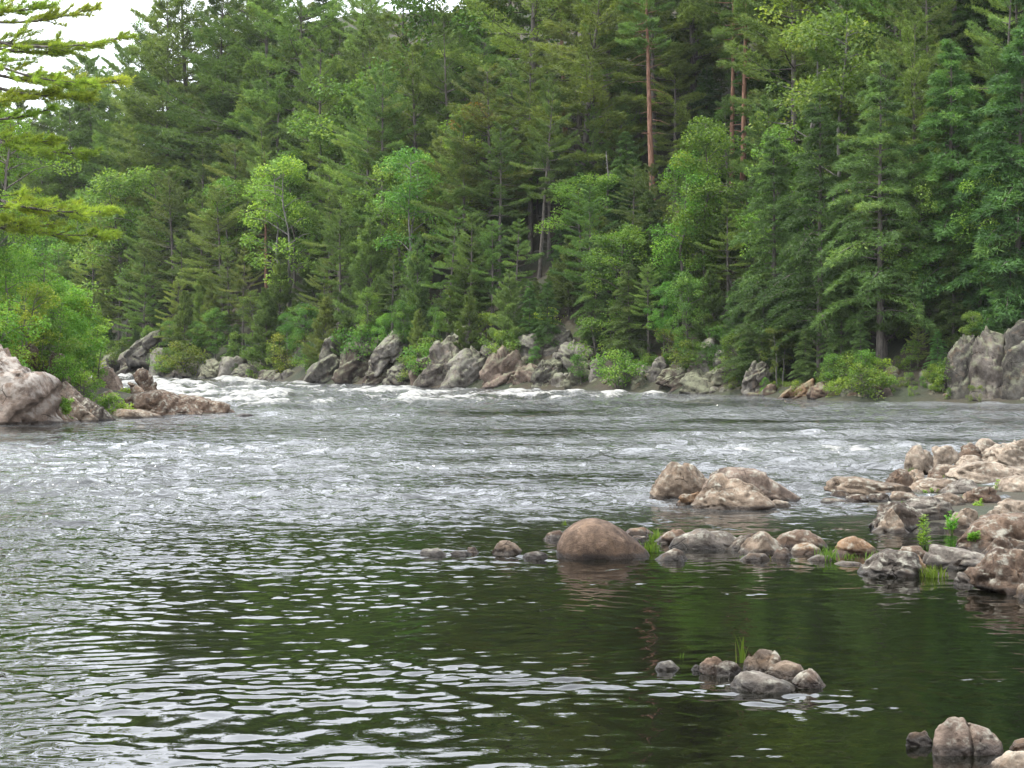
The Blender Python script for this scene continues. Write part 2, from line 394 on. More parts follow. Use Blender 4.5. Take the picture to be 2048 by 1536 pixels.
    foam += l1 * (0.06 + 1.2 * fz) + l2 * (0.14 + 1.0 * fz) + l3 * (0.6 + 0.7 * fz) + l4 * (0.12 + 0.9 * fz)
    h += (l1 + 0.8 * l2 + l3 + 0.7 * l4) * 0.07 * (0.5 + fz)
    chop = np.clip(rough * (0.10 + 0.80 * smooth(17, 46, y)) + 0.5 * rap, 0.02, 1.4)
    h *= smooth(-40, 2, y) if False else 1.0
    V = np.c_[x, y, np.where((y < 7) | (y > 190), 0, h)]
    R, Cn = len(rows), len(u); I = np.arange(R * Cn).reshape(R, Cn)
    Q = np.stack([I[:-1, :-1], I[:-1, 1:], I[1:, 1:], I[1:, :-1]], -1).reshape(-1, 4)
    me = make_mesh("river", V, Q, mat=M['water'], tint={"sky_sheen": np.clip(smooth(1100, 900, py) * (0.40 + 0.35 * lowf + 0.45 * lowb) , 0, 1), "chop": chop, "foam": np.clip(foam, 0, 1.2)})  # first attribute: where the painted sky paleness lies, midstream and patchy
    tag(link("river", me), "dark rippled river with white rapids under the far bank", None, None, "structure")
build_river()
# ------------------------------------------------------------------ rocks
import bmesh
_ICO = {}
def ico(level):
    if level not in _ICO:
        bm = bmesh.new(); bmesh.ops.create_icosphere(bm, subdivisions=level, radius=1.0)
        bm.verts.ensure_lookup_table()
        V = np.array([v.co[:] for v in bm.verts]); Fc = np.array([[v.index for v in f.verts] for f in bm.faces]); bm.free()
        _ICO[level] = (V, Fc)
    return _ICO[level]
def radial(poly, c, n=360, blur=3):
    """Distance from c to the outline along each of n directions."""
    P = np.asarray(poly, float) - c; th = np.arange(n) / n * 2 * math.pi
    D = np.c_[np.cos(th), np.sin(th)]; r = np.zeros(n)
    for a, b in zip(P, np.roll(P, -1, 0)):
        e = b - a; det = D[:, 0] * e[1] - D[:, 1] * e[0]
        det = np.where(np.abs(det) < 1e-12, 1e-12, det)
        t = (a[0] * e[1] - a[1] * e[0]) / det; s = (a[0] * D[:, 1] - a[1] * D[:, 0]) / det
        ok = (t > 0) & (s >= -1e-6) & (s <= 1 + 1e-6); r = np.where(ok, np.maximum(r, t), r)
    r = np.where(r <= 0, np.max(r) * 0.5, r)
    k = np.ones(2 * blur + 1) / (2 * blur + 1)
    return np.convolve(np.concatenate([r[-blur:], r, r[:blur]]), k, 'valid')

PAL = {'tan': (0.262, 0.205, 0.155), 'pale': (0.385, 0.320, 0.255), 'brown': (0.180, 0.125, 0.090), 'dark': (0.088, 0.068, 0.054), 'orange': (0.285, 0.180, 0.105), 'grey': (0.190, 0.170, 0.150),
       'pink': (0.245, 0.190, 0.155), 'lgrey': (0.232, 0.220, 0.198), 'bgrey': (0.125, 0.118, 0.104), 'green': (0.153, 0.153, 0.110)}
ROCKS = []
def rock(name, sil, label, col='tan', Y=None, depth=0.75, level=4, seed=0, facets=9, rough=0.05, strata=0.0, tilt=0.3, p=3.2, frac=0.13, groove=(), mat='rock', ext=0.45, hard=9.0, group=None, cat='rock', yaw=0.0):
    sil = np.asarray(sil, float)
    w_px = sil[:, 0].max() - sil[:, 0].min(); low = sil[:, 1].max()
    if Y is None: Y = GY(low)
    dep = max(0.5 * depth * w_px * Y / F_PX, 0.25 * (low - sil[:, 1].min()) * Y / F_PX)
    Yc = Y + dep * 0.8
    S = np.c_[PX(sil[:, 0], Yc), PZ(sil[:, 1], Yc)]
    zb, zt = S[:, 1].min(), S[:, 1].max(); hgt = zt - zb
    x0, x1 = S[:, 0].min(), S[:, 0].max(); w = x1 - x0
    # close the outline below the ground or the water
    e = max(ext * hgt, 0.12 * w)
    top = S[np.argsort(np.arctan2(S[:, 1] - (zb + 0.25 * hgt), S[:, 0] - (x0 + x1) / 2))]
    c = np.array([(x0 + x1) / 2, zb + 0.22 * hgt])
    poly = np.vstack([S, [(x0 + 0.12 * w, zb - e), (x1 - 0.12 * w, zb - e)]])
    ang = np.arctan2(poly[:, 1] - c[1], poly[:, 0] - c[0]); poly = poly[np.argsort(ang)]
    rs = radial(poly, c)
    N, Fc = ico(level); rng = np.random.default_rng(1000 + seed * 7 + abs(int(sil[0, 0])) * 13 + int(sil[0, 1]))
    # spread the sphere's points evenly over a flat shape
    d = N * np.array([w * 0.5, dep, (hgt + e) * 0.5]); d /= np.linalg.norm(d, axis=1)[:, None]
    th = np.arctan2(d[:, 2], d[:, 0]) % (2 * math.pi); q = np.hypot(d[:, 0], d[:, 2])
    r2 = np.interp(th, np.arange(361) / 360 * 2 * math.pi, np.r_[rs, rs[0]])
    r = 1 / ((q / r2) ** p + (np.abs(d[:, 1]) / dep) ** p) ** (1 / p)
    if hard:
        inv = (q / r2) ** hard
        pl = [(rng.normal(0, .18), -1, rng.uniform(-.05, .35), rng.uniform(.72, .95) * dep), (rng.normal(0, .2), 1, rng.uniform(0, .4), rng.uniform(.75, 1) * dep)]
        for k in range(4): pl.append((rng.normal(0, .75), -rng.uniform(.45, 1.0), rng.uniform(.1, .9), None))
        for k in range(3): pl.append((rng.normal(0, .8), rng.uniform(.4, 1.0), rng.uniform(.1, .9), None))
        hh = np.array([w * .5, dep, (zt - c[1])])
        for nx, ny, nz, dist in pl:
            n = np.array([nx, ny, nz]); n /= np.linalg.norm(n)
            if dist is None: dist = np.linalg.norm(n * hh) * rng.uniform(.80, 1.02)
            inv = inv + np.maximum(d @ n / dist, 0) ** hard
        r = inv ** (-1 / hard)
    V = d * r[:, None]
    size = (w * dep * (hgt + e)) ** (1 / 3); thin = min(size, 0.8 * (hgt + 0.4 * e), 1.4 * dep)
    if facets > 4: V = V * np.array([1.05, 1.0, 1.05])
    for k in range(facets if facets < 5 or hard else facets + 8):
        n = rng.normal(size=3); n[1] = -abs(n[1]) * 1.0 - 0.25 if k % 3 else abs(n[1]) + 0.2
        n[2] = abs(n[2]) * 0.9 + 0.1; n /= np.linalg.norm(n)
        s = V @ n; dist = np.quantile(s, 0.995) * rng.uniform(0.78, 0.97)
        V = V - n[None, :] * np.maximum(s - dist, 0)[:, None] * 0.98
    off = rng.random(3) * 50
    if frac:                                                       # joints split the mass into flat tilted blocks that stand proud or back
        K = 13 if level < 5 else 26
        ct, st_ = math.cos(tilt), math.sin(tilt); B = np.array([[ct, 0, -st_], [0, 1, 0], [st_, 0, ct]]) * np.array([[0.75], [1.0], [2.3 if strata > 0.04 else 1.5]])
        wob = np.c_[fbm(V / size * 2 + off, 21, 3), fbm(V / size * 2 + off, 23, 3), fbm(V / size * 2 + off, 25, 3)]
        Wv = (V + size * 0.06 * wob) @ B.T; ci = rng.choice(len(Wv), K, replace=False)
        sd = Wv[ci]; sv = V[ci]
        dd = np.sqrt(((Wv[:, None] - sd[None]) ** 2).sum(-1)); o2 = np.argsort(dd, 1)[:, :2]; f1 = np.take_along_axis(dd, o2[:, :1], 1)[:, 0]; f2 = np.take_along_axis(dd, o2[:, 1:], 1)[:, 0]
        own = o2[:, 0]; grd = rng.normal(0, 1.1, (K, 3)); lvl = rng.uniform(-0.8, 0.45, K); gap_ = (f2 - f1) / size
        amp = lvl[own] + np.clip((grd[own] * (V - sv[own])).sum(1) / size, -1.1, 0.8)
        rad = V / np.maximum(np.linalg.norm(V, axis=1), 1e-6)[:, None]
        V = V + rad * (thin * frac * (amp - 0.85 * np.exp(-(gap_ / 0.02) ** 2)))[:, None]
    for gpx in groove:                                             # an open upright crack
        gxw = PX(gpx, Yc) - c[0]; dx = V[:, 0] - gxw - 0.02 * size * np.sin(V[:, 2] / size * 7)
        V[:, 1] += np.where(V[:, 1] < 0, 1, -1) * 0.10 * size * np.exp(-(dx / (0.028 * size)) ** 2); V[:, 2] -= np.where(V[:, 2] > 0, 0.07 * size * np.exp(-(dx / (0.03 * size)) ** 2), 0)
    if strata:
        sn = np.array([math.sin(tilt) * 0.9, rng.uniform(-0.35, 0.1), math.cos(tilt)]); sn /= np.linalg.norm(sn)
        s = V @ sn / size; s = s + 0.10 * fbm(V / size * 1.6 + off, 3, 3)
        ph = s * (5.5 + 3 * rng.random()) + rng.random(); fr = ph - np.floor(ph)
        step = np.where(fr < 0.82, fr / 0.82, (1 - fr) / 0.18)          # ledges with a sharp undercut
        amp = 0.5 + 0.5 * _hash(np.floor(ph).astype(np.int64), np.zeros(len(ph), np.int64), np.zeros(len(ph), np.int64), seed + 5)
        rad = V / np.maximum(np.linalg.norm(V, axis=1), 1e-6)[:, None]
        V = V + rad * ((step - 0.5) * amp * strata * thin)[:, None]
    rad = V / np.maximum(np.linalg.norm(V, axis=1), 1e-6)[:, None]
    disp = fbm(V / size * 1.3 + off, 11, 2) * 0.6 + 0.45 * (np.abs(fbm(V / size * 3.0 + off, 13, 5, gain=0.6)) * -2 + 0.6)
    V = V + rad * (disp * rough * thin)[:, None]
    vis = V[:, 2] > (zb - c[1])                                    # keep the outline's width and height after the cutting
    if facets > 4:
        lo, hi = np.quantile(V[vis, 0], [0.004, 0.996]); V[:, 0] = (V[:, 0] - lo) / (hi - lo) * w + (x0 - c[0])
        tz = np.quantile(V[:, 2], 0.985); V[:, 2] = np.where(V[:, 2] > 0, V[:, 2] * min((zt - c[1]) / tz, 1.3), V[:, 2])
    org = np.array([c[0], Yc, zb])
    V[:, 2] += c[1] - zb
    me = make_mesh(name, V, tris=Fc, mat=M[mat])
    o = link(name, me, loc=org)
    b = np.array(PAL[col]) * rng.uniform(0.92, 1.08) * (0.62 if mat == 'far_rock' else 0.68)
    o.color = (*b, 1)
    tag(o, label, cat, group); ROCKS.append(o)
    return o

def chunks(s): return [tuple(map(float, q.split(','))) for q in s.split()]
# --- the stony spit in the water
G1 = "stones of the low spit across the slack water"
rock("boulder", chunks("1112,1118 1115,1088 1128,1062 1148,1046 1168,1038 1190,1036 1216,1043 1246,1060 1276,1085 1297,1104 1301,1118"), "big smooth rounded brown boulder alone in the dark water", 'brown', depth=0.8, level=5, facets=3, rough=0.012, p=2.3, frac=0, hard=0, mat='boulder', cat='boulder')
spit = [
 ("stone", "1086,1080 1094,1066 1118,1062 1134,1080", "small flat stone half hidden behind the smooth brown boulder", 'brown'),
 ("stone", "838,1112 846,1099 874,1097 894,1111", "pale flat stone awash, farthest out from the smooth brown boulder", 'lgrey'),
 ("stone", "898,1108 912,1101 932,1102 944,1110", "low wet stone barely out of the water beside the pale flat one", 'grey'),
 ("stone", "933,1106 938,1094 950,1094 958,1105", "tiny round stone with moss between flat stones", 'brown'),
 ("stone", "984,1106 990,1088 1014,1082 1034,1085 1044,1100 1030,1110", "angular pale stone with a mossy edge near the smooth boulder", 'tan'),
 ("stone", "1045,1119 1055,1106 1076,1103 1094,1106 1099,1118", "small dark wet stone touching the smooth boulder's shady side", 'dark'),
 ("stone", "1248,1070 1262,1057 1288,1056 1312,1070", "orange stone peeping out behind the smooth brown boulder", 'orange'),
 ("stone", "1256,1082 1270,1072 1290,1074 1296,1084", "small rounded stone in the grass behind the smooth boulder", 'brown'),
 ("stone", "1308,1122 1325,1108 1346,1099 1366,1106 1378,1121", "jagged dark little stone just beside the smooth brown boulder", 'dark'),
 ("rock", "1310,1086 1330,1070 1355,1059 1378,1064 1364,1087", "orange brown rock at the boulder end of the spit", 'brown'),
 ("rock", "1338,1096 1354,1076 1398,1063 1442,1061 1480,1072 1484,1090 1440,1100", "long smooth grey slab in the middle of the spit", 'grey'),
 ("rock", "1448,1101 1480,1076 1520,1067 1528,1085 1502,1102", "dark wedge of rock leaning against the long grey slab", 'dark'),
 ("rock", "1476,1106 1500,1080 1530,1064 1552,1074 1567,1098 1530,1110", "sharp ridged tan rock on the spit", 'tan'),
 ("rock", "1548,1090 1574,1068 1600,1061 1632,1071 1657,1092 1600,1100", "broad brown rock at the back of the spit", 'brown'),
 ("rock", "1576,1109 1590,1090 1620,1086 1639,1098 1642,1110", "small orange rock in front of the broad brown one", 'orange'),
 ("stone", "1478,1122 1498,1106 1530,1107 1542,1121", "flat low stone at the water's edge below the ridged tan rock", 'tan'),
 ("stone", "1542,1117 1558,1096 1580,1098 1587,1118", "upright little brown stone in the front of the spit", 'brown'),
 ("stone", "1612,1122 1630,1110 1655,1112 1664,1122", "pale flat stone at the grassy end of the spit", 'pale'),
 ("rock", "1664,1107 1678,1082 1704,1074 1730,1083 1752,1101 1746,1110", "smooth orange topped rock between two grass tufts", 'orange'),
 ("stone", "1668,1130 1690,1123 1718,1124 1724,1130", "thin bleached stone lying flat under the orange topped rock", 'pale'),
]
for k, (nm, s, lb, c_) in enumerate(spit): rock(nm, chunks(s), lb, c_, seed=k, group=G1, strata=0.05 if nm == "rock" else 0.02, tilt=0.5, depth=0.9, level=4, frac=0.10, hard=6.0, rough=0.03)
# --- the long rock in midstream
G2 = "pieces of the midstream rock"
mid = [
 ("rock", "1297,1002 1306,970 1320,942 1345,930 1384,930 1420,938 1432,962 1410,992 1380,1005", "upright pale grey back end of the long midstream rock", 'tan', GY(1006) + .7),
 ("rock", "1398,1004 1418,950 1440,938 1466,938 1500,941 1532,956 1570,985 1606,1008 1560,1016", "long sloping brown back of the midstream rock", 'pink', GY(1013) + .55),
 ("rock", "1380,1013 1400,986 1420,966 1450,957 1482,958 1506,970 1531,995 1547,1012 1500,1019", "smooth tan dome at the front of the midstream rock", 'tan', None),
 ("rock", "1352,1005 1368,992 1400,987 1410,1000 1392,1012", "low tan step at the foot of the smooth midstream dome", 'orange', None),
 ("rock", "1530,1013 1550,1000 1574,1004 1584,1015", "low mossy toe at the tail of the midstream rock", 'pale', None),
]
for k, (nm, s, lb, c_, y_) in enumerate(mid): rock(nm, chunks(s), lb, c_, Y=y_, seed=k + 30, group=G2, level=5 if k < 3 else 4, strata=0.035, tilt=0.6, depth=0.55, facets=6, frac=0.12, rough=0.035)
# --- the little stack in the near water
G3 = "stones of the small stack in the near water"
near = [
 ("stone", "1308,1341 1315,1326 1340,1322 1361,1339", "outermost grey wet stone of the small near stack", 'grey'),
 ("stone", "1382,1340 1390,1330 1403,1332 1404,1342", "smallest dark stone in the small near stack", 'dark'),
 ("stone", "1398,1342 1402,1325 1416,1315 1436,1314 1447,1326 1442,1346 1410,1349", "rounded orange brown stone in the small near stack", 'brown'),
 ("stone", "1431,1352 1436,1331 1450,1323 1476,1325 1486,1340 1479,1354", "dark brown knob of stone below the grass blades", 'dark'),
 ("rock", "1488,1346 1490,1320 1500,1305 1516,1301 1546,1308 1562,1324 1546,1346 1510,1352", "tallest pale rounded rock of the small near stack", 'tan'),
 ("rock", "1526,1352 1545,1331 1570,1323 1596,1328 1610,1342 1602,1358 1560,1360", "greenish brown rock resting against the tallest rock of the stack", 'tan'),
 ("rock", "1584,1368 1600,1346 1621,1340 1640,1354 1654,1374 1612,1378", "cracked tan rock at the downstream end of the small stack", 'pink'),
 ("stone", "1463,1374 1474,1353 1486,1347 1530,1355 1580,1368 1594,1380 1530,1384", "flat grey wet slab in front of the small near stack", 'grey'),
 ("rock", "1860,1512 1861,1468 1874,1451 1900,1440 1922,1441 1938,1454 1952,1458 1986,1470 2002,1484 2008,1512", "big blocky rock split by an upright crack near the bottom corner", 'pink'),
 ("stone", "1810,1492 1820,1471 1846,1462 1862,1478 1864,1494", "dark wet stone awash beside the split rock", 'dark'),
 ("rock", "1974,1556 1990,1524 2020,1510 2075,1504 2090,1562", "pale mottled rock cut off by the bottom corner of the picture", 'pale'),
 ("stone", "2018,1503 2033,1483 2052,1478 2085,1502", "small orange stone behind the pale corner rock", 'orange'),
]
for k, (nm, s, lb, c_) in enumerate(near): rock(nm, chunks(s), lb, c_, seed=k + 50, group=G3, level=5 if k in (4, 5, 6, 8, 10) else 4, strata=0.02, tilt=0.5, depth=0.95 if k != 8 else 0.8, facets=6, hard=5.5, rough=0.025, frac=0.10 if k != 8 else 0.05, p=3.2 if k != 8 else 4.5, groove=(1931,) if k == 8 else ())
# --- ledges and blocks of the bank at the right
G4 = "ledges and blocks of the stony bank at the right"
def YR(py): return GY(py) if py >= 1003 else GY(1003) + (1003 - py) * 0.092
bank = [
 ("rock", "1810,930 1816,902 1835,891 1856,893 1866,906 1862,934 1842,938", "pale cube of rock at the outer top corner of the stony bank", 'pale'),
 ("rock", "1862,932 1866,902 1890,892 1911,895 1916,922 1896,934", "pale cracked block next to the outer corner cube", 'pale'),
 ("rock", "1908,920 1912,900 1926,890 1946,886 1961,889 1963,914 1940,924", "brown square block on the top of the stony bank", 'brown'),
 ("rock", "1944,898 1955,878 1976,877 1996,890 1994,906 1956,908", "highest pale rock on the crest of the stony bank", 'pale'),
 ("rock_slab", "1955,926 1975,905 2000,890 2070,882 2080,930", "broad pale slab sloping down from the crest of the bank", 'pale'),
 ("rock_slab", "1912,924 1930,910 1955,913 1966,922 1940,930", "thin pale slab under the brown square block", 'pale'),
 ("rock_slab", "1896,956 1908,938 1945,925 1972,924 2010,934 2080,934 2080,960 1990,966 1930,966", "largest pale flat slab across the middle of the bank", 'pale'),
 ("rock_slab", "1856,944 1870,932 1920,929 1930,938 1892,950", "thin tan slab with a dark hollow beneath", 'tan'),
 ("rock", "1768,972 1778,950 1796,940 1816,945 1825,966 1800,978", "brown angular block above the layered ledge", 'brown'),
 ("rock", "1806,964 1818,945 1832,939 1852,950 1856,966 1830,976", "tan angular block wedged beside the brown one", 'tan'),
 ("rock", "1853,960 1860,945 1882,944 1889,956 1866,968", "small block in the shade below the thin tan slab", 'brown'),
 ("rock_slab", "1816,984 1838,966 1870,959 1918,958 1912,974 1870,984 1840,988", "wavy tan slab below the angular blocks", 'tan'),
 ("rock_slab", "1878,992 1894,973 1930,959 1954,962 1960,978 1922,992", "rippled grey slab with a dark overhang", 'grey'),
 ("rock_slab", "1652,978 1664,966 1690,955 1720,955 1752,964 1790,967 1828,980 1810,996 1760,994 1700,990", "long layered ledge pointing out into the current", 'tan'),
 ("rock", "1656,1000 1668,981 1694,981 1706,998", "dark layered rock under the tip of the long ledge", 'dark'),
 ("rock", "1688,1006 1702,990 1726,989 1740,1005", "orange brown stone under the long layered ledge", 'brown'),
 ("stone", "1630,1007 1654,997 1688,1000 1694,1009", "low wet shelf of stone at the water below the ledge tip", 'brown'),
 ("rock", "1734,1006 1744,986 1776,988 1786,1006", "dark cracked stone below the middle of the long ledge", 'dark'),
 ("rock", "1776,1004 1790,984 1830,986 1842,1002", "tan stone below the landward end of the long ledge", 'tan'),
 ("rock", "1740,1048 1754,1016 1775,1004 1800,1007 1832,1020 1852,1034 1844,1050 1812,1062", "dark brown leaning rock above the still pool", 'dark'),
 ("rock", "1742,1064 1752,1045 1776,1022 1788,1036 1802,1055 1816,1066", "pale triangular rock face standing in the still pool", 'tan'),
 ("rock", "1796,1014 1830,993 1866,994 1892,1005 1908,1026 1890,1042 1860,1042", "big grey rounded rock behind the dark leaning one", 'grey'),
 ("rock", "1890,1052 1904,1024 1940,1018 1958,1026 1956,1046 1930,1060", "sandy tan rock with grass at its top", 'tan'),
 ("rock", "1850,1012 1862,992 1900,986 1930,994 1925,1015", "broken tan block behind the tall weeds", 'tan'),
 ("rock", "1920,1012 1934,984 1975,974 2000,984 2000,1012", "shadowed brown block in the hollow of the bank", 'brown'),
 ("rock", "1986,985 2006,962 2040,952 2080,952 2080,990", "pale blunt rock under the largest flat slab", 'pale'),
 ("rock", "1976,1030 2000,1010 2022,1001 2080,1002 2080,1042 2010,1040", "pale rounded ridge over a black hollow at the picture's edge", 'pale'),
 ("rock", "1898,1098 1918,1058 1960,1041 2000,1034 2080,1032 2080,1095 1990,1106", "massive dark brown block above the smooth long rock", 'brown'),
 ("rock", "1966,1112 1984,1082 2010,1076 2032,1090 2014,1114", "rounded brown stone at the foot of the massive block", 'brown'),
 ("rock", "2024,1106 2040,1086 2085,1084 2085,1108", "smaller dark stone tucked under the massive block", 'dark'),
 ("rock", "1842,1124 1850,1099 1870,1094 1920,1101 1970,1110 1990,1122 1962,1138 1900,1138", "smooth grey rock long and rounded like a log", 'grey'),
 ("rock", "1784,1112 1808,1092 1842,1092 1856,1104 1854,1128", "dull brown hump behind the cracked grey rock", 'brown'),
 ("rock", "1720,1147 1740,1125 1770,1105 1792,1101 1822,1110 1840,1126 1830,1150 1780,1154", "cracked grey rock in the water before the grass clump", 'grey'),
 ("rock", "1800,1150 1806,1128 1830,1112 1846,1130 1856,1148", "orange faced rock joined to the cracked grey one", 'orange'),
 ("rock", "1978,1122 1988,1094 2012,1096 2030,1108 2050,1124 2010,1130", "pale knob on top of the large dark rock", 'tan'),
 ("rock", "1942,1172 1944,1146 1970,1121 2000,1109 2080,1098 2090,1188 1990,1180", "large dark brown rock with a white fleck at the picture's edge", 'brown'),
 ("stone", "1908,1168 1918,1149 1940,1145 1946,1172", "small grey stone at the foot of the large dark rock", 'grey'),
 ("stone", "2028,1196 2042,1174 2080,1166 2090,1198", "pale stone low at the picture's edge below the large dark rock", 'tan'),
]
for k, (nm, s, lb, c_) in enumerate(bank):
    s = chunks(s); low = max(q[1] for q in s)
    rock(nm, s, lb, c_, Y=YR(low), seed=k + 80, group=G4, level=5 if (max(q[0] for q in s) - min(q[0] for q in s)) > 95 else 4, strata=0.12 if nm == "rock_slab" else 0.07, tilt=0.30, depth=1.05, facets=7, rough=0.022, ext=0.8, p=4.0, frac=0.12, hard=12.0)
# --- the rocky point at the left
G5 = "rocks of the point on the near left bank"
lpt = [
 ("rock", "-215,852 -225,740 -160,694 -70,686 -10,689 12,693 28,702 46,705 64,724 86,760 106,792 127,848", "big pale bare rock face at the picture's edge on the point", 'pink', None, 5),
 ("rock", "-46,852 -28,800 6,786 34,806 60,849", "dark slanting rib at the foot of the pale rock face", 'dark', 60.6, 4),
 ("rock", "40,851 56,806 84,790 112,806 130,830 158,847", "dark wet shoulder of rock at the waterline of the point", 'brown', 61.2, 4),
 ("rock", "96,800 106,770 128,766 150,782 178,812 140,822", "brown rock with pale top in the middle of the point", 'pink', 64.5, 4),
 ("rock", "120,838 132,802 146,798 168,820 190,838", "narrow pale rib of rock beside the fern clump", 'tan', 62.6, 4),
 ("rock", "150,838 160,800 172,798 196,816 222,838", "dark slanting slab between fern clumps on the point", 'dark', 63.4, 4),
 ("rock", "70,752 80,708 100,700 124,706 138,728 134,756", "shaded brown block under the bright bushes", 'brown', 67.0, 4),
 ("rock", "28,712 38,690 56,687 78,702 76,716", "small brown rock on top of the pale rock face", 'brown', 66.0, 4),
 ("rock", "184,786 188,748 208,735 230,744 247,768 246,790", "rusty brown block at the top of the low point", 'pink', 72.0, 4),
 ("rock", "254,766 256,746 266,738 286,740 302,756 322,786 300,792 278,772", "perched dark boulder with pale lichen at the end of the ridge", 'brown', 73.0, 5),
 ("rock_slab", "205,836 238,806 270,790 312,782 342,790 384,802 404,818 404,834", "broad smooth brown slab sloping into the river", 'brown', 66.8, 5),
 ("rock_slab", "330,822 344,790 372,796 422,808 444,812 470,826 478,832 404,834", "low brown tail of rock at the tip of the point", 'brown', 69.0, 5),
 ("rock_slab", "212,838 232,818 270,818 300,824 324,836", "thin shelf of rock at the waterline in front of the slab", 'tan', 65.6, 4),
 ("rock", "180,812 196,790 222,782 246,796 240,818", "tan hump between the rusty block and the broad slab", 'tan', 68.5, 4),
 ("rock", "120,770 134,742 160,738 186,756 192,786", "grassy brown rock in the saddle of the point", 'brown', 69.5, 4),
 ("rock", "238,802 248,776 276,772 296,784 300,800", "dull brown rock below the perched boulder", 'brown', 71.0, 4),
 ("stone", "470,832 482,827 500,828 508,832", "last flat stone awash beyond the tip of the point", 'grey', None, 3),
]
for k, (nm, s, lb, c_, y_, lv) in enumerate(lpt):
    rock(nm, chunks(s), lb, c_, Y=y_, seed=k + 130, group=G5, level=lv, strata=0.05, frac=0.14 if k else 0.15, hard=9.0 if k else 6.0, tilt=-0.85, depth=0.8, facets=6, rough=0.035, mat='pale_rock' if k == 0 else 'rock', ext=0.7)
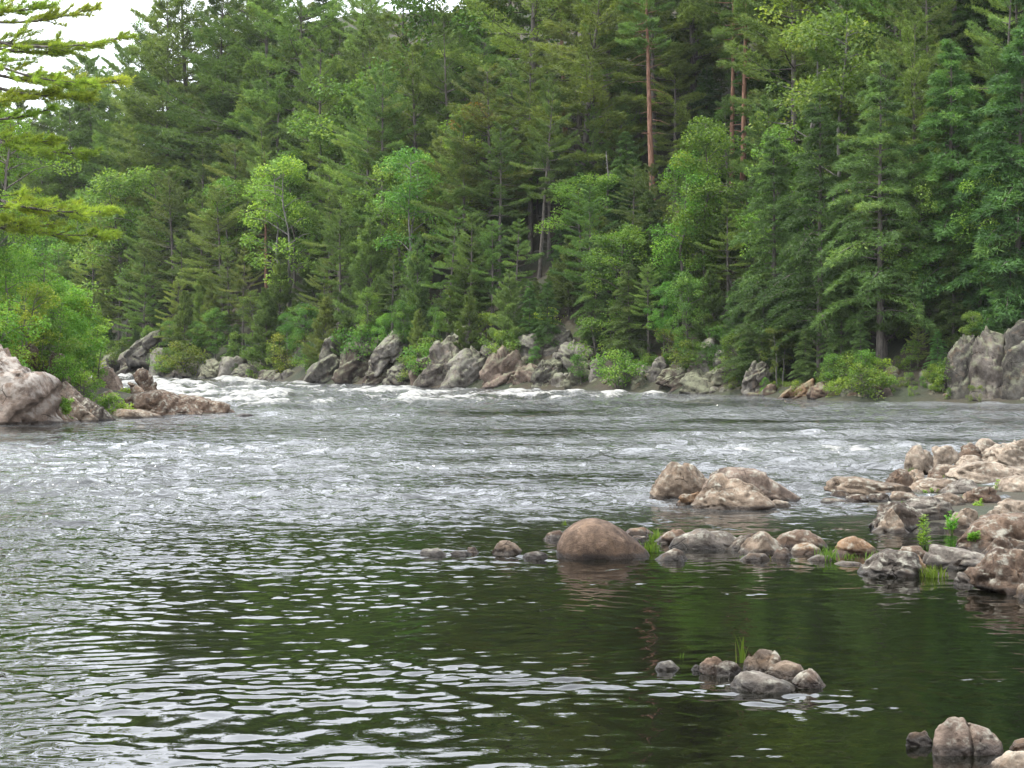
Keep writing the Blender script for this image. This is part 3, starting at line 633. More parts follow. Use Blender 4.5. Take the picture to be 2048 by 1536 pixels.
# --- outcrops of the far bank
G6 = "grey outcrops along the far bank"
far = [
 ("rock", "618,766 632,740 654,718 682,711 700,735 696,764", "dark grey sloping rock where the shrubs give way to outcrops", 'bgrey'),
 ("rock", "646,708 654,681 670,673 683,690 680,708", "small grey pinnacle at the start of the outcrops", 'bgrey'),
 ("rock", "678,764 690,722 702,695 726,700 748,730 744,756 715,768", "black jagged upright rock full of clefts", 'dark'),
 ("rock", "690,708 704,686 730,674 762,678 758,702 730,718", "pale topped rock above the black jagged one", 'green'),
 ("rock", "750,712 764,690 790,668 812,684 808,714 780,722", "tan grey rock beside the mossy slope", 'lgrey'),
 ("rock", "738,740 744,721 765,716 786,725 788,744 760,750", "flat topped grey block above the water shelf", 'lgrey'),
 ("rock", "732,770 736,746 768,748 788,755 786,772", "black undercut shelf at the waterline", 'dark'),
 ("rock", "776,770 784,745 804,728 826,734 840,755 836,774", "dark grey rock filling the gap beside the great dome", 'bgrey'),
 ("rock", "840,774 841,722 850,700 870,682 896,676 922,685 934,710 934,774", "great grey dome, the largest outcrop on the far bank", 'grey'),
 ("rock", "822,752 827,729 844,722 862,735 862,760", "pink rounded bulge on the side of the great dome", 'pink'),
 ("rock", "896,772 914,716 940,700 966,705 984,730 990,768", "streaked grey rock leaning on the great dome", 'lgrey'),
 ("rock", "904,770 910,746 925,735 940,750 944,770", "mossy green stone at the foot of the streaked rock", 'green'),
 ("rock", "970,777 974,746 990,716 1010,698 1030,694 1046,724 1050,760 1022,780", "pinkish pear shaped boulder by the far water", 'pink'),
 ("rock", "1020,780 1030,751 1056,730 1078,745 1082,776", "rounded brown boulder beside the pear shaped one", 'pink'),
 ("rock", "1068,772 1076,731 1100,724 1118,750 1116,777", "dark cleft grey rock next to the rounded brown boulder", 'bgrey'),
 ("rock", "1112,720 1119,690 1150,685 1178,704 1168,722 1136,738", "flat faced grey block tilted over a dark crack", 'lgrey'),
 ("rock", "1084,750 1094,723 1115,718 1134,740 1126,760", "grey green block below the tilted one", 'green'),
 ("rock", "962,718 974,693 1000,687 1018,696 1012,716", "shaded grey rock behind the pear shaped boulder", 'bgrey'),
 ("rock", "906,686 924,661 950,651 968,668 962,688", "lichen grey rock high on the bank above the great dome", 'lgrey'),
 ("rock", "1032,696 1049,673 1080,667 1098,685 1090,706", "lichen covered rock below the small bright saplings", 'lgrey'),
 ("rock", "1092,686 1104,661 1125,654 1143,672 1136,692", "highest lichen grey rock by the dead stub", 'lgrey'),
 ("rock", "1136,758 1148,731 1175,724 1194,745 1188,766", "grey green boulder at the start of the rubble shore", 'green'),
 ("rock", "1180,752 1186,723 1198,719 1206,745", "small pale upright stone on the rubble shore", 'lgrey'),
 ("rock", "1398,722 1410,690 1425,676 1442,690 1442,720", "pale pointed rock at the top of the slanting slabs", 'lgrey'),
 ("rock", "1381,744 1387,716 1405,705 1428,715 1426,745", "cleft grey rock beside the slanting slabs", 'grey'),
 ("rock", "1433,720 1444,696 1475,691 1489,710 1470,728", "pale ledge overhung by dark branches", 'lgrey'),
 ("rock", "1322,768 1338,743 1365,735 1395,741 1394,764 1350,773", "black rock with a white spot near the rapids' end", 'dark'),
 ("rock_slab", "1370,788 1374,766 1410,745 1452,726 1470,735 1448,768 1424,790", "mossy slabs tilted like a tipped stack of books", 'green'),
 ("rock", "1492,762 1499,731 1525,724 1542,745 1536,768", "grey rock streaked by seepage under the cedars", 'lgrey'),
 ("rock", "1300,746 1309,726 1325,714 1330,730 1322,746", "small pale leaning stone among ferns on the rubble shore", 'lgrey'),
 ("rock", "1563,800 1584,782 1610,770 1626,764 1631,800", "brown wedge shaped boulder at the far waterline", 'orange'),
 ("rock", "1622,786 1634,766 1660,763 1668,784", "dull brown rock behind the wedge shaped boulder", 'brown'),
 ("rock", "1690,805 1697,790 1710,785 1721,803", "small round stone, first of three by the far water", 'brown'),
 ("rock", "1710,805 1721,790 1738,786 1750,803", "round brown stone, largest of three by the far water", 'brown'),
 ("rock", "1750,802 1757,783 1775,779 1786,800", "dark round stone, last of three by the far water", 'dark'),
 ("rock", "1492,797 1504,785 1530,784 1541,797", "low brown stone at the waterline in the ferns", 'brown'),
 ("cliff_rock", "1898,792 1898,712 1912,684 1940,672 1956,690 1960,790", "brown streaked buttress of the grey cliff", 'bgrey'),
 ("cliff_rock", "1944,794 1948,690 1966,664 1990,656 2012,690 2020,796", "grey middle of the cliff beside the buttress", 'grey'),
 ("cliff_rock", "2000,800 1998,690 2020,645 2080,636 2100,800", "tall end of the grey cliff at the picture's edge", 'bgrey'),
 ("rock", "1930,806 1950,778 1990,772 2010,806", "dark fallen block at the foot of the grey cliff", 'dark'),
 ("rock", "2004,806 2020,780 2060,766 2090,806", "grey fallen slab at the foot of the cliff's end", 'grey'),
 ("cliff_rock", "300,750 301,716 318,703 341,696 348,720 349,752", "pale white grey cliff face at the river bend", 'lgrey'),
 ("cliff_rock", "244,748 249,711 275,702 303,712 304,748", "grey cleft cliff beside the pale face at the bend", 'grey'),
 ("cliff_rock", "204,748 211,716 235,704 252,720 250,748", "dark end of the cliff half behind the near point", 'bgrey'),
 ("rock", "262,706 284,684 306,672 322,668 338,682 340,704", "steep rib of grey rock above the cliff at the bend", 'bgrey'),
 ("rock", "350,756 362,734 392,726 410,745 412,757", "low grey rock beside the pale cliff face", 'grey'),
 ("rock", "364,756 370,742 384,740 388,756", "black stone at the waterline by the pale cliff", 'dark'),
 ("rock", "404,757 416,728 440,720 462,740 466,758", "tan lichen rock in the rubble at the bend", 'green'),
 ("rock", "444,744 452,716 476,712 492,730 490,750", "pale slab leaning in the rubble at the bend", 'lgrey'),
 ("rock", "468,760 480,736 506,730 524,744 530,762", "dark notched rock near the end of the bend rubble", 'bgrey'),
 ("rock", "520,764 530,742 552,740 572,754 580,765", "low grey rock among shrubs before the dark sloping rock", 'grey'),
]
for k, (nm, s, lb, c_) in enumerate(far):
    s = chunks(s); px = sum(q[0] for q in s) / len(s); low = max(q[1] for q in s)
    y0 = shore_y(px); wl_py = HORIZON + F_PX * CAM_H / y0
    cx = sum(q[0] for q in s) / len(s); s = [(cx + (q[0] - cx) * 1.25, q[1] + (2 if q[1] == low else 0)) for q in s]
    back = max(0, (wl_py - low - 4)) * y0 / F_PX * 1.25
    rock(nm, s, lb, c_, Y=y0 + 0.3 + back, seed=k + 160, group=G6, level=5 if max(q[0] for q in s) - min(q[0] for q in s) > 62 else 4, strata=0.05, tilt=0.5 if k % 2 else -0.55, depth=1.0, facets=7, rough=0.045, mat='far_rock', ext=0.6, cat='rock', p=3.6, frac=0.16 if nm != 'cliff_rock' else 0.14)
# rubble of the far shelf: fallen stones one can still tell apart
rub = random.Random(5); k = 0
spots = [(625, 1175, 742, 780, 30, "at the foot of the grey outcrops"), (1090, 1300, 752, 786, 17, "between the rounded brown boulder and the black rock"), (1420, 1560, 765, 795, 9, "below the seeping grey rock"),
         (1640, 1900, 730, 800, 24, "on the dark shelf before the cliff"), (350, 600, 738, 762, 14, "along the bend beside the pale cliff"), (1190, 1370, 720, 765, 9, "among the ferns above the rubble shore")]
SZ = ["small", "middling", "large"]; CL = {'bgrey': "dark grey", 'grey': "grey", 'brown': "brown", 'green': "mossy", 'lgrey': "pale"}
ORD = ["first", "second", "third", "fourth", "fifth", "sixth", "seventh", "eighth", "ninth", "tenth", "eleventh", "twelfth", "thirteenth", "fourteenth", "fifteenth", "sixteenth", "seventeenth", "eighteenth", "nineteenth", "twentieth"]
for a, b, t, u, n, where in spots:
    px_s = sorted(rub.uniform(a, b) for _ in range(n)); cnt = {}
    for px in px_s:
        py = rub.uniform(t, u); w = rub.choice((14, 18, 24, 32)) * rub.uniform(0.85, 1.2); h = w * rub.uniform(0.4, 0.75)
        y0 = shore_y(px); wl_py = HORIZON + F_PX * CAM_H / y0
        yb = y0 + max(0, (wl_py - py - 2)) * y0 / F_PX * 1.6 + 0.2
        gz = ground_z(PX(px, yb), yb); py = min(HORIZON + (CAM_H - gz + 0.05) * F_PX / yb, wl_py)
        c_ = rub.choice(list(CL)); size = SZ[0 if w < 18 else 1 if w < 27 else 2]; key = (size, c_); cnt[key] = cnt.get(key, 0) + 1
        s = [(px - w / 2, py), (px - w * .42, py - h * .6), (px - w * rub.uniform(0, .2), py - h), (px + w * .3, py - h * .8), (px + w / 2, py)]
        lb = f"{size} {CL[c_]} fallen stone {where}" + ("" if cnt[key] == 1 else f", {ORD[cnt[key]-1]}")
        rock("stone", s, lb, c_, Y=yb, seed=400 + k, group="fallen stones on the far shore", level=3, depth=1.0, facets=6, rough=0.08, strata=0.05, mat='far_rock', cat='stone'); k += 1
# ------------------------------------------------------------------ plants
def unit(v): return v / np.maximum(np.linalg.norm(v, axis=-1, keepdims=True), 1e-9)
class MB:
    def __init__(s): s.V, s.Q, s.T, s.t, s.n = [], [], [], [], 0
    def add(s, V, Q=None, T=None, tint=0.5):
        V = np.asarray(V, float)
        if Q is not None and len(Q): s.Q.append(np.asarray(Q) + s.n)
        if T is not None and len(T): s.T.append(np.asarray(T) + s.n)
        s.V.append(V); s.t.append(np.broadcast_to(np.asarray(tint, float), (len(V),))); s.n += len(V)
    def mesh(s, name, mat, smooth_shade=False):
        return make_mesh(name, np.vstack(s.V), np.vstack(s.Q) if s.Q else None, np.vstack(s.T) if s.T else None, mat, smooth_shade, np.concatenate(s.t))
    def tube(s, P, R, sides=6):
        P = np.asarray(P, float); n = len(P); R = np.asarray(R, float)
        t = unit(np.gradient(P, axis=0)); m = unit(P[-1] - P[0]); ref = np.array([[1.0, 0, 0]]) if abs(m[2]) > 0.8 else np.array([[0, 0, 1.0]])
        a = unit(np.cross(t, ref)); b = np.cross(t, a); th = np.arange(sides) / sides * 2 * math.pi
        V = (P[:, None] + R[:, None, None] * (a[:, None] * np.cos(th)[None, :, None] + b[:, None] * np.sin(th)[None, :, None])).reshape(-1, 3)
        I = np.arange(n * sides).reshape(n, sides); J = np.roll(I, -1, 1)
        s.add(V, np.stack([I[:-1], J[:-1], J[1:], I[1:]], -1).reshape(-1, 4))
    def blades(s, P, D, L, W, rng, tint):
        """one thin triangle for each needle tuft"""
        k = len(P); D = unit(D); side = unit(np.cross(D, rng.normal(size=(k, 3)))) * (W / 2)[:, None]
        V = np.stack([P - side, P + side, P + D * L[:, None]], 1).reshape(-1, 3)
        s.add(V, T=np.arange(3 * k).reshape(k, 3), tint=np.repeat(tint, 3))
    def leaves(s, P, D, N, L, W, rng, tint):
        """one four-cornered leaf each, lying across normal N"""
        k = len(P); D = unit(D); side = unit(np.cross(N, D)) * (W / 2)[:, None]; m = P + D * (L * 0.5)[:, None]
        V = np.stack([P, m + side, P + D * L[:, None], m - side], 1).reshape(-1, 3)
        s.add(V, Q=np.arange(4 * k).reshape(k, 4), tint=np.repeat(tint, 4))

def conifer(seed, H, cb, Lmax, kind='pine', dens=1.0, blade=1.0, gap=0.12, bare=0.0, lean=0.0, wood='bark', leafmat='pine', tip_bias=0.0):
    """trunk and crown meshes of one conifer, standing at the origin"""
    rng = np.random.default_rng(seed); tr, cr = MB(), MB()
    zs = np.linspace(-0.6, H * 0.985, 14); off = np.cumsum(rng.normal(0, 0.012 * H / 14, (14, 2)), 0)
    path = np.c_[off[:, 0] + lean * (np.maximum(zs, 0) / H) ** 1.3 * H * 0.1, off[:, 1], zs]
    r0 = 0.0105 * H + 0.03
    tr.tube(path, np.maximum(r0 * (1 - np.clip(zs / H, 0, 1) * 0.93), 0.012), 8)
    def at(z): return np.array([np.interp(z, zs, path[:, 0]), np.interp(z, zs, path[:, 1]), z])
    z = cb * H; PP, DD, TT = [], [], []
    while z < H * 0.985:
        t = (z - cb * H) / (H * (1 - cb))
        if kind == 'pine':
            prof = (1 - t) ** 0.75 * (0.55 + 0.45 * min(1, t / 0.25)) + 0.06; nb = rng.integers(4, 7); step = rng.uniform(0.55, 1.0) * (H / 16) ** 0.5
        elif kind == 'young':
            prof = (1 - t) ** 0.95 + 0.04; nb = rng.integers(5, 7); step = rng.uniform(0.28, 0.42) * (H / 7) ** 0.5
        elif kind == 'red':
            prof = math.sin(min(1, t * 1.1 + 0.12) * math.pi * 0.92) ** 0.6; nb = rng.integers(3, 6); step = rng.uniform(0.4, 0.8)
        else:
            prof = (1 - t) ** 0.8 * (0.7 + 0.3 * min(1, t / 0.15)) + 0.05; nb = rng.integers(3, 5); step = rng.uniform(0.2, 0.34) * (H / 11) ** 0.5
        az0 = rng.random() * 6.28
        for b in range(nb):
            if rng.random() < gap: continue
            L = Lmax * prof * rng.uniform(0.55, 1.18); az = az0 + b * 6.283 / nb + rng.normal(0, 0.28)
            if L < 0.12: continue
            o = np.array([math.cos(az), math.sin(az), 0]); lat = np.array([-o[1], o[0], 0]); base = at(z + rng.uniform(-0.12, 0.12))
            if kind in ('pine', 'young', 'red'):
                e = -0.10 + 0.95 * t ** 1.6 + rng.normal(0, 0.12) + (0.25 if kind == 'young' else 0); cv = 0.16 + rng.uniform(-0.05, 0.16)
            else:
                e = 0.22 + 0.55 * t ** 2 + rng.normal(0, 0.08); cv = -0.42 - rng.uniform(0, 0.28)
            sw = rng.normal(0, 0.14)
            def pt(s_):
                s_ = np.asarray(s_)[:, None]
                return base + o * (L * s_) + lat * (L * sw * s_ ** 2) + np.array([0, 0, 1.0]) * (L * (e * s_ + cv * s_ ** 2.2))
            sk = np.linspace(0, 1, 5); tr.tube(pt(sk), np.interp(sk, [0, 1], [0.012 + 0.011 * L, 0.005]), 4)
            n = int((L * (82 if kind != 'hemlock' else 78) + 10) * dens * (1.25 if L < 0.8 else 1))
            s0 = (0.16 if t > 0.5 else 0.30) if kind != 'hemlock' else 0.1
            u = rng.random(n); s_ = s0 + (1 - s0) * u ** (0.75 - tip_bias)
            wid = (0.36 * L * (1.02 - s_) ** 0.7 * (0.35 + s_) + 0.07) if kind != 'hemlock' else (0.42 * L * (1.03 - s_) ** 0.8 + 0.06)
            # side shoots: the tufts sit on a handful of twigs, not evenly
            tw = np.round(s_ * 9) / 9 + 0.03 * rng.normal(size=n); s_ = np.clip(0.6 * tw + 0.4 * s_, s0, 1.02)
            v = rng.uniform(-1, 1, n); v = np.sign(v) * np.abs(v) ** 0.8
            p = pt(s_ + np.abs(v) * wid / L * 0.35) + lat * (v * wid)[:, None]
            p[:, 2] += rng.normal(0.02, 0.03 + 0.013 * L, n) - (0.0 if kind != 'hemlock' else 0.16) * np.abs(v) * wid
            if kind != 'hemlock':
                d = o * 0.75 + lat * v[:, None] * 0.55 + np.array([0, 0, 0.55]) + rng.normal(0, 0.42, (n, 3))
            else:
                d = o * 0.7 + lat * v[:, None] * 0.8 + np.array([0, 0, -0.28]) + rng.normal(0, 0.36, (n, 3))
            PP.append(p); DD.append(d)
            TT.append(np.clip(rng.normal(0.40, 0.14) + rng.normal(0, 0.13, n) , 0, 1))
        z += step
    if bare:                                                     # dead grey lower limbs
        for z in np.arange(bare * H, cb * H + 0.1 * H, 0.45):
            for b in range(rng.integers(1, 4)):
                az = rng.random() * 6.28; L = rng.uniform(0.4, 1.5); o = np.array([math.cos(az), math.sin(az), rng.uniform(-0.35, 0.15)])
                tr.tube(at(z) + np.outer([0, 0.5, 1], o) * L + np.outer([0, 0.02, -0.08], [0, 0, 1]) * L, [0.02, 0.014, 0.006], 4)
    P, D, Tn = np.vstack(PP), np.vstack(DD), np.concatenate(TT); k = len(P)
    reps = 3 if kind != 'hemlock' else 4
    for r in range(reps):
        jit = rng.normal(0, 0.5, (k, 3)); ln = rng.uniform(0.13, 0.25, k) * blade
        cr.blades(P + rng.normal(0, 0.02, (k, 3)), unit(D) + jit, ln, (0.040 if kind != 'hemlock' else 0.040) * blade * np.ones(k), rng, Tn)
    return tr.mesh("trunk", M[wood], True), cr.mesh("crown", M[leafmat])

def broadleaf(seed, H, R, cb=0.25, nclump=46, per=170, leaf=0.10, wood='bark', leafmat='broad', stems=1, spread=1.0, flat=0.75):
    rng = np.random.default_rng(seed); trs, cr = [], MB(); tips = []
    for s_ in range(stems):
        tr = MB(); trs.append(tr)
        a = rng.random() * 6.28; bx = np.array([math.cos(a), math.sin(a), 0]) * (0.25 * R if stems > 1 else 0)
        zs = np.linspace(0, 1, 9); wob = np.cumsum(rng.normal(0, 0.02 * H, (9, 2)), 0) * 0.6; wob -= wob[0]
        ax = np.c_[bx[0] * (1 + zs * 1.6) + wob[:, 0], bx[1] * (1 + zs * 1.6) + wob[:, 1], -0.4 + zs * (H * 0.93 + 0.4)]
        tr.tube(ax, np.maximum((0.011 * H + 0.012) * (1 - zs * 0.9), 0.008), 7)
        for k in range(max(3, nclump // stems)):
            t = cb + (1 - cb) * rng.random() ** 0.85; p0 = np.array([np.interp(t, zs, ax[:, j]) for j in range(3)])
            prof = math.sin(math.pi * (0.12 + 0.83 * (t - cb) / (1 - cb))) ** 0.7
            az = rng.random() * 6.28; L = R * prof * rng.uniform(0.35, 1.05) * spread
            p1 = p0 + np.array([math.cos(az) * L, math.sin(az) * L, L * rng.uniform(0.05, 0.55)])
            mid_ = (p0 + p1) / 2 + np.array([0, 0, 0.1 * L])
            tr.tube([p0, mid_, p1], [0.010 + 0.010 * L, 0.008 + 0.005 * L, 0.005], 4)
            tips.append((p1, rng.uniform(0.55, 1.1))); 
            if L > 0.8: tips.append((mid_ + rng.normal(0, 0.2, 3), rng.uniform(0.4, 0.8)))
        tips.append((ax[-1], 0.8))
    for p, sz in tips:
        n = int(per * sz * sz * rng.uniform(0.7, 1.3)); r = 0.30 * R ** 0.7 * sz * np.cbrt(rng.random(n)) + 0.05
        d = unit(rng.normal(size=(n, 3))); q = p + d * r[:, None] * np.array([1, 1, flat])
        # leaves hang in little layered sprays
        q[:, 2] = q[:, 2] * 0.8 + 0.2 * (np.round(q[:, 2] / 0.3 + 0.9 * d[:, 0]) * 0.3) - 0.18 * r * np.hypot(d[:, 0], d[:, 1])
        N = unit(np.array([0, 0, 1.0]) + rng.normal(0, 0.55, (n, 3))); D = unit(d * np.array([1, 1, 0.2]) - np.array([0, 0, 0.25]) + rng.normal(0, 0.5, (n, 3)))
        ln = rng.uniform(0.75, 1.3, n) * leaf
        cr.leaves(q, D, N, ln, ln * rng.uniform(0.55, 0.8, n), rng, np.clip(rng.normal(0.42, 0.22) + rng.normal(0, 0.16, n), 0, 1))
    return [t.mesh("trunk", M[wood], True) for t in trs], cr.mesh("crown", M[leafmat])

def snag(seed, H):
    rng = np.random.default_rng(seed); tr, cr = MB(), MB()
    zs = np.linspace(-0.5, H, 12); w = np.cumsum(rng.normal(0, 0.05, (12, 2)), 0); path = np.c_[w, zs]
    tr.tube(path, np.linspace(0.16, 0.03, 12), 7); brs = []
    for z in np.arange(H * 0.15, H * 0.98, 0.28):
        az = rng.random() * 6.28; L = rng.uniform(0.5, 2.2) * (1.15 - z / H); c = np.array([np.interp(z, zs, w[:, 0]), np.interp(z, zs, w[:, 1]), z])
        o = np.array([math.cos(az), math.sin(az), 0]); dr = rng.uniform(0.1, 0.9)
        k = np.linspace(0, 1, 5); pts = c + np.outer(k * L, o) + np.outer(0.15 * k * L - dr * L * k ** 2, [0, 0, 1]) + rng.normal(0, 0.03, (5, 3))
        cr = MB(); brs.append(cr); cr.tube(pts, np.linspace(0.030, 0.008, 5), 4)
        for j in (2, 3):
            d = unit(rng.normal(size=3) + o - np.array([0, 0, .4])); cr.tube(pts[j] + np.outer([0, .5, 1], d) * L * 0.35, [0.014, 0.01, 0.005], 3)
    return tr.mesh("trunk", M['deadwood'], True), [q.mesh("branch", M['deadwood'], True) for q in brs]

PROTO = {
 'white_pine': [conifer(11, 16, .22, 3.9, 'pine', 1.25, bare=.08), conifer(12, 18, .34, 3.7, 'pine', 1.2, gap=.2, bare=.12), conifer(13, 15, .18, 4.1, 'pine', 1.25, gap=.16, lean=.4), conifer(15, 17, .28, 4.3, 'pine', 1.2, gap=.28, lean=.2, bare=.1), conifer(14, 19, .42, 3.8, 'pine', 1.2, gap=.24, bare=.15, lean=-.3)],
 'young_pine': [conifer(21, 7, .06, 2.0, 'young', 1.25), conifer(22, 6, .10, 1.6, 'young', 1.2, gap=.18)],
 'hemlock': [conifer(31, 12, .10, 2.7, 'hemlock', .85, leafmat='hemlock'), conifer(32, 14, .16, 3.0, 'hemlock', .8, leafmat='hemlock', gap=.16), conifer(33, 10, .05, 2.6, 'hemlock', .85, leafmat='hemlock', lean=.5)],
 'red_pine': [conifer(41, 19, .62, 2.3, 'red', 1.4, gap=.15, bare=.35, wood='redbark'), conifer(42, 18, .55, 2.4, 'red', 1.4, gap=.18, bare=.3, lean=-.3, wood='redbark')],
 'maple': [broadleaf(51, 9, 2.6, .22, 60, 230, .13), broadleaf(52, 11, 2.5, .30, 62, 220, .13), broadleaf(53, 8, 2.9, .15, 60, 230, .13, stems=2)],
 'birch': [broadleaf(61, 10, 1.9, .35, 44, 190, .11, wood='bark'), broadleaf(62, 8, 1.8, .25, 42, 190, .11, wood='deadwood', stems=2)],
 'dead_tree': [snag(71, 8), snag(72, 6)],
 'shrub': [broadleaf(81, 2.2, 1.3, .05, 26, 120, .11, stems=4, spread=1.0), broadleaf(82, 1.6, 1.3, .05, 24, 120, .10, stems=5), broadleaf(83, 2.8, 1.2, .08, 28, 120, .11, stems=3)],
}
PH = {'white_pine': [16, 18, 15, 17, 19], 'young_pine': [7, 6], 'hemlock': [12, 14, 10], 'red_pine': [19, 18], 'maple': [9, 11, 8], 'birch': [10, 8], 'dead_tree': [8, 6], 'shrub': [2.2, 1.6, 2.8]}
CATS = {'white_pine': 'pine tree', 'young_pine': 'pine tree', 'hemlock': 'hemlock tree', 'red_pine': 'pine tree', 'maple': 'tree', 'birch': 'tree', 'dead_tree': 'dead tree', 'shrub': 'shrub'}
def plant(kind, v, x, y, h, label, group, rot=None, wide=1.0, color=None, z=None, rng=random, lean=(0, 0), mats=None):
    tm, cm = PROTO[kind][v]; s = h / PH[kind][v]
    o = link(kind, None, loc=(x, y, ground_z(x, y) - 0.05 if z is None else z), rot=(lean[0], lean[1], rng.random() * 6.28 if rot is None else rot), scale=(s * wide, s * wide, s))
    for t in (tm if isinstance(tm, list) else [tm]): link("trunk" if kind != 'shrub' else "stem", t, o)
    for t in (cm if isinstance(cm, list) else [cm]): b = link("branch" if kind == 'dead_tree' else "crown", t, o)
    if color: b.color = (*color, 1)
    tag(o, label, CATS[kind], group)
    return o

ZONES = [(-400, 215, "behind the near rocky point"), (215, 420, "above the pale cliff at the bend"), (420, 610, "above the rubble of the bend"), (610, 825, "above the black jagged rock"),
         (825, 960, "above the great grey dome"), (960, 1110, "above the pear shaped boulder"), (1110, 1290, "above the rubble shore"), (1290, 1480, "above the slanting mossy slabs"),
         (1480, 1700, "above the brown wedge boulder"), (1700, 1890, "above the dark shelf"), (1890, 2600, "above the grey cliff")]
ROWN = ["by the waterside", "in the front rank", "in the second rank", "halfway up the slope", "on the upper slope", "high up the slope", "on the skyline"]
ADJ = {'white_pine': "feathery white pine", 'young_pine': "small cone shaped pine", 'hemlock': "dark drooping hemlock", 'red_pine': "bare stemmed red pine", 'maple': "leafy green maple", 'birch': "slender leafy birch", 'dead_tree': "bare grey dead tree", 'shrub': "low leafy shrub"}
USED = {}
def auto_label(kind, px, row, h):
    zone = next(z for a, b, z in ZONES if a <= px < b)
    tall = {'white_pine': (12, 17), 'hemlock': (8, 12), 'maple': (6, 9.5), 'birch': (6, 9)}.get(kind)
    size = "" if not tall else ("short " if h < tall[0] else "tall " if h > tall[1] else "")
    lb = f"{size}{ADJ[kind]} {ROWN[row]} {zone}"; USED[lb] = USED.get(lb, 0) + 1
    return lb if USED[lb] == 1 else lb + f", {ORD[USED[lb]-1]}"

def skyline(px): return float(np.interp(px, [-300, -40, 100, 215, 240, 300, 345, 420, 560], [40, 60, 110, 118, 100, 40, -10, -120, -500]))
FG = "trees of the forested far bank"
def forest():
    rng = random.Random(17); taken = []
    def put(kind, v, px, back, h, row, **kw):
        y0 = shore_y(px); Y = y0 + back; x = PX(px, Y)
        z = ground_z(x, Y); hm = PZ(skyline(px) + rng.uniform(-4, 22), Y) - z
        if px < 460 and h > hm: h = hm
        for a_, b_, bk_, top_ in ((1150, 1440, 14, 330), (1398, 1575, 17.5, 195), (1035, 1125, 9.5, 560), (735, 800, 12, 400), (870, 935, 19, 235)):
            if a_ < px < b_ and back < bk_: h = min(h, PZ(top_, Y) - z)
        if h < 1.2: return
        taken.append((x, Y)); return plant(kind, v, x, Y, h, kw.pop('label', None) or auto_label(kind, px, row, h), kw.pop('group', FG), rng=rng, **kw)
    # --- trees one can pick out in the photograph: (kind, proto, column, metres behind the waterline, top row in the picture or height)
    def hero(kind, v, px, back, top_py, label, **kw):
        y0 = shore_y(px); Y = y0 + back; x = PX(px, Y); h = PZ(top_py, Y) - ground_z(x, Y)
        taken.append((x, Y)); return plant(kind, v, x, Y, h, label, kw.pop('group', FG), rng=rng, **kw)
    hero('young_pine', 0, 742, 7.0, 432, "perfect cone shaped young pine above the tan grey rock", rot=1.0, wide=.95)
    hero('young_pine', 1, 1136, 6.5, 470, "thin young pine with see-through branches above the tilted block", rot=2.0)
    hero('white_pine', 4, 1078, 10.5, 180, "leaning white pine with long bare grey trunk, branches swept one way", rot=2.6, lean=(0, -.06))
    hero('white_pine', 1, 1098, 13.5, 150, "white pine with a straight bare trunk just behind the leaning one", rot=.5)
    hero('white_pine', 1, 765, 13, 130, "pale trunked white pine leaning over the cone shaped young pine", rot=1.7, lean=(0, -.07))
    hero('white_pine', 4, 900, 20, 20, "thin crowned white pine with grey bare stem above the rusty maple", rot=.3)
    hero('red_pine', 0, 1309, 14.5, -140, "tall red pine with a long bare orange trunk", rot=0, lean=(0, -.03))
    hero('red_pine', 1, 1484, 18, -170, "red pine with a bare pinkish trunk high on the slope", rot=2.2)
    hero('red_pine', 1, 1464, 20, -150, "darker red pine standing close beside the pinkish trunk", rot=4.2)
    hero('dead_tree', 0, 1213, 11.5, 300, "tangled dead grey tree in the middle of the forest", rot=1.0)
    hero('dead_tree', 1, 1240, 8, 470, "small dead tree with drooping grey limbs above the rubble shore", rot=2.0)
    hero('maple', 0, 1252, 5.0, 440, "round bright maple leaning out over the rubble shore", color=(1.3, 1.25, 1.1))
    hero('maple', 1, 1408, 7.5, 215, "tall bright yellow green maple standing out of the dark hemlocks", color=(1.3, 1.25, 1.05), wide=.95)
    hero('birch', 0, 1372, 6.5, 285, "slim yellow green tree beside the tall bright maple", color=(1.35, 1.25, 1.0))
    mp_ = hero('maple', 1, 948, 14, 196, "maple with rusty orange leaves at its top", color=(1.2, 1.05, .85), group=FG)
    rg, rm = np.random.default_rng(3), MB()
    for cx, cy, cz, rr in ((0, 0, 10.3, .75), (.7, -.5, 9.7, .6), (-.8, -.6, 9.4, .65), (-.2, -.9, 9.9, .5)):
        dd = unit(rg.normal(size=(260, 3))); q = np.array([cx, cy, cz]) + dd * rr * np.cbrt(rg.random((260, 1))) * np.array([1, 1, .6]); ln = rg.uniform(.1, .16, 260)
        rm.leaves(q, dd + rg.normal(0, .5, (260, 3)), unit(np.array([0, 0, 1.0]) + rg.normal(0, .6, (260, 3))), ln, ln * .7, rg, np.clip(rg.normal(.6, .2, 260), 0, 1))
    link("rusty_foliage", rm.mesh("rusty_foliage", M['rust']), mp_)["label"] = "rusty orange leaves at the maple's top"
    mp_.rotation_euler[2] = 0
    hero('birch', 1, 590, 12, 300, "pale green birch with a white slanting stem", color=(1.25, 1.2, 1.05))
    hero('white_pine', 0, 640, 22, 60, "bright tipped white pine at the upper slope above the bend", rot=2, color=(1.2, 1.2, 1.1))
    hero('white_pine', 2, 840, 12, 300, "broad bright maple like pine above the great grey dome", rot=2, color=(1.25, 1.2, 1.1)) if False else None
    hero('hemlock', 1, 1760, 4.5, 120, "huge dark hemlock hanging over the dark shelf", wide=1.15, rot=1)
    hero('hemlock', 0, 1905, 6.0, 70, "hemlock with bright sprays above the cliff's buttress", wide=1.1, rot=3, color=(1.25, 1.25, 1.1))
    hero('hemlock', 2, 2030, 5.0, 60, "dense olive cedar like hemlock on top of the cliff end", wide=1.2, rot=5)
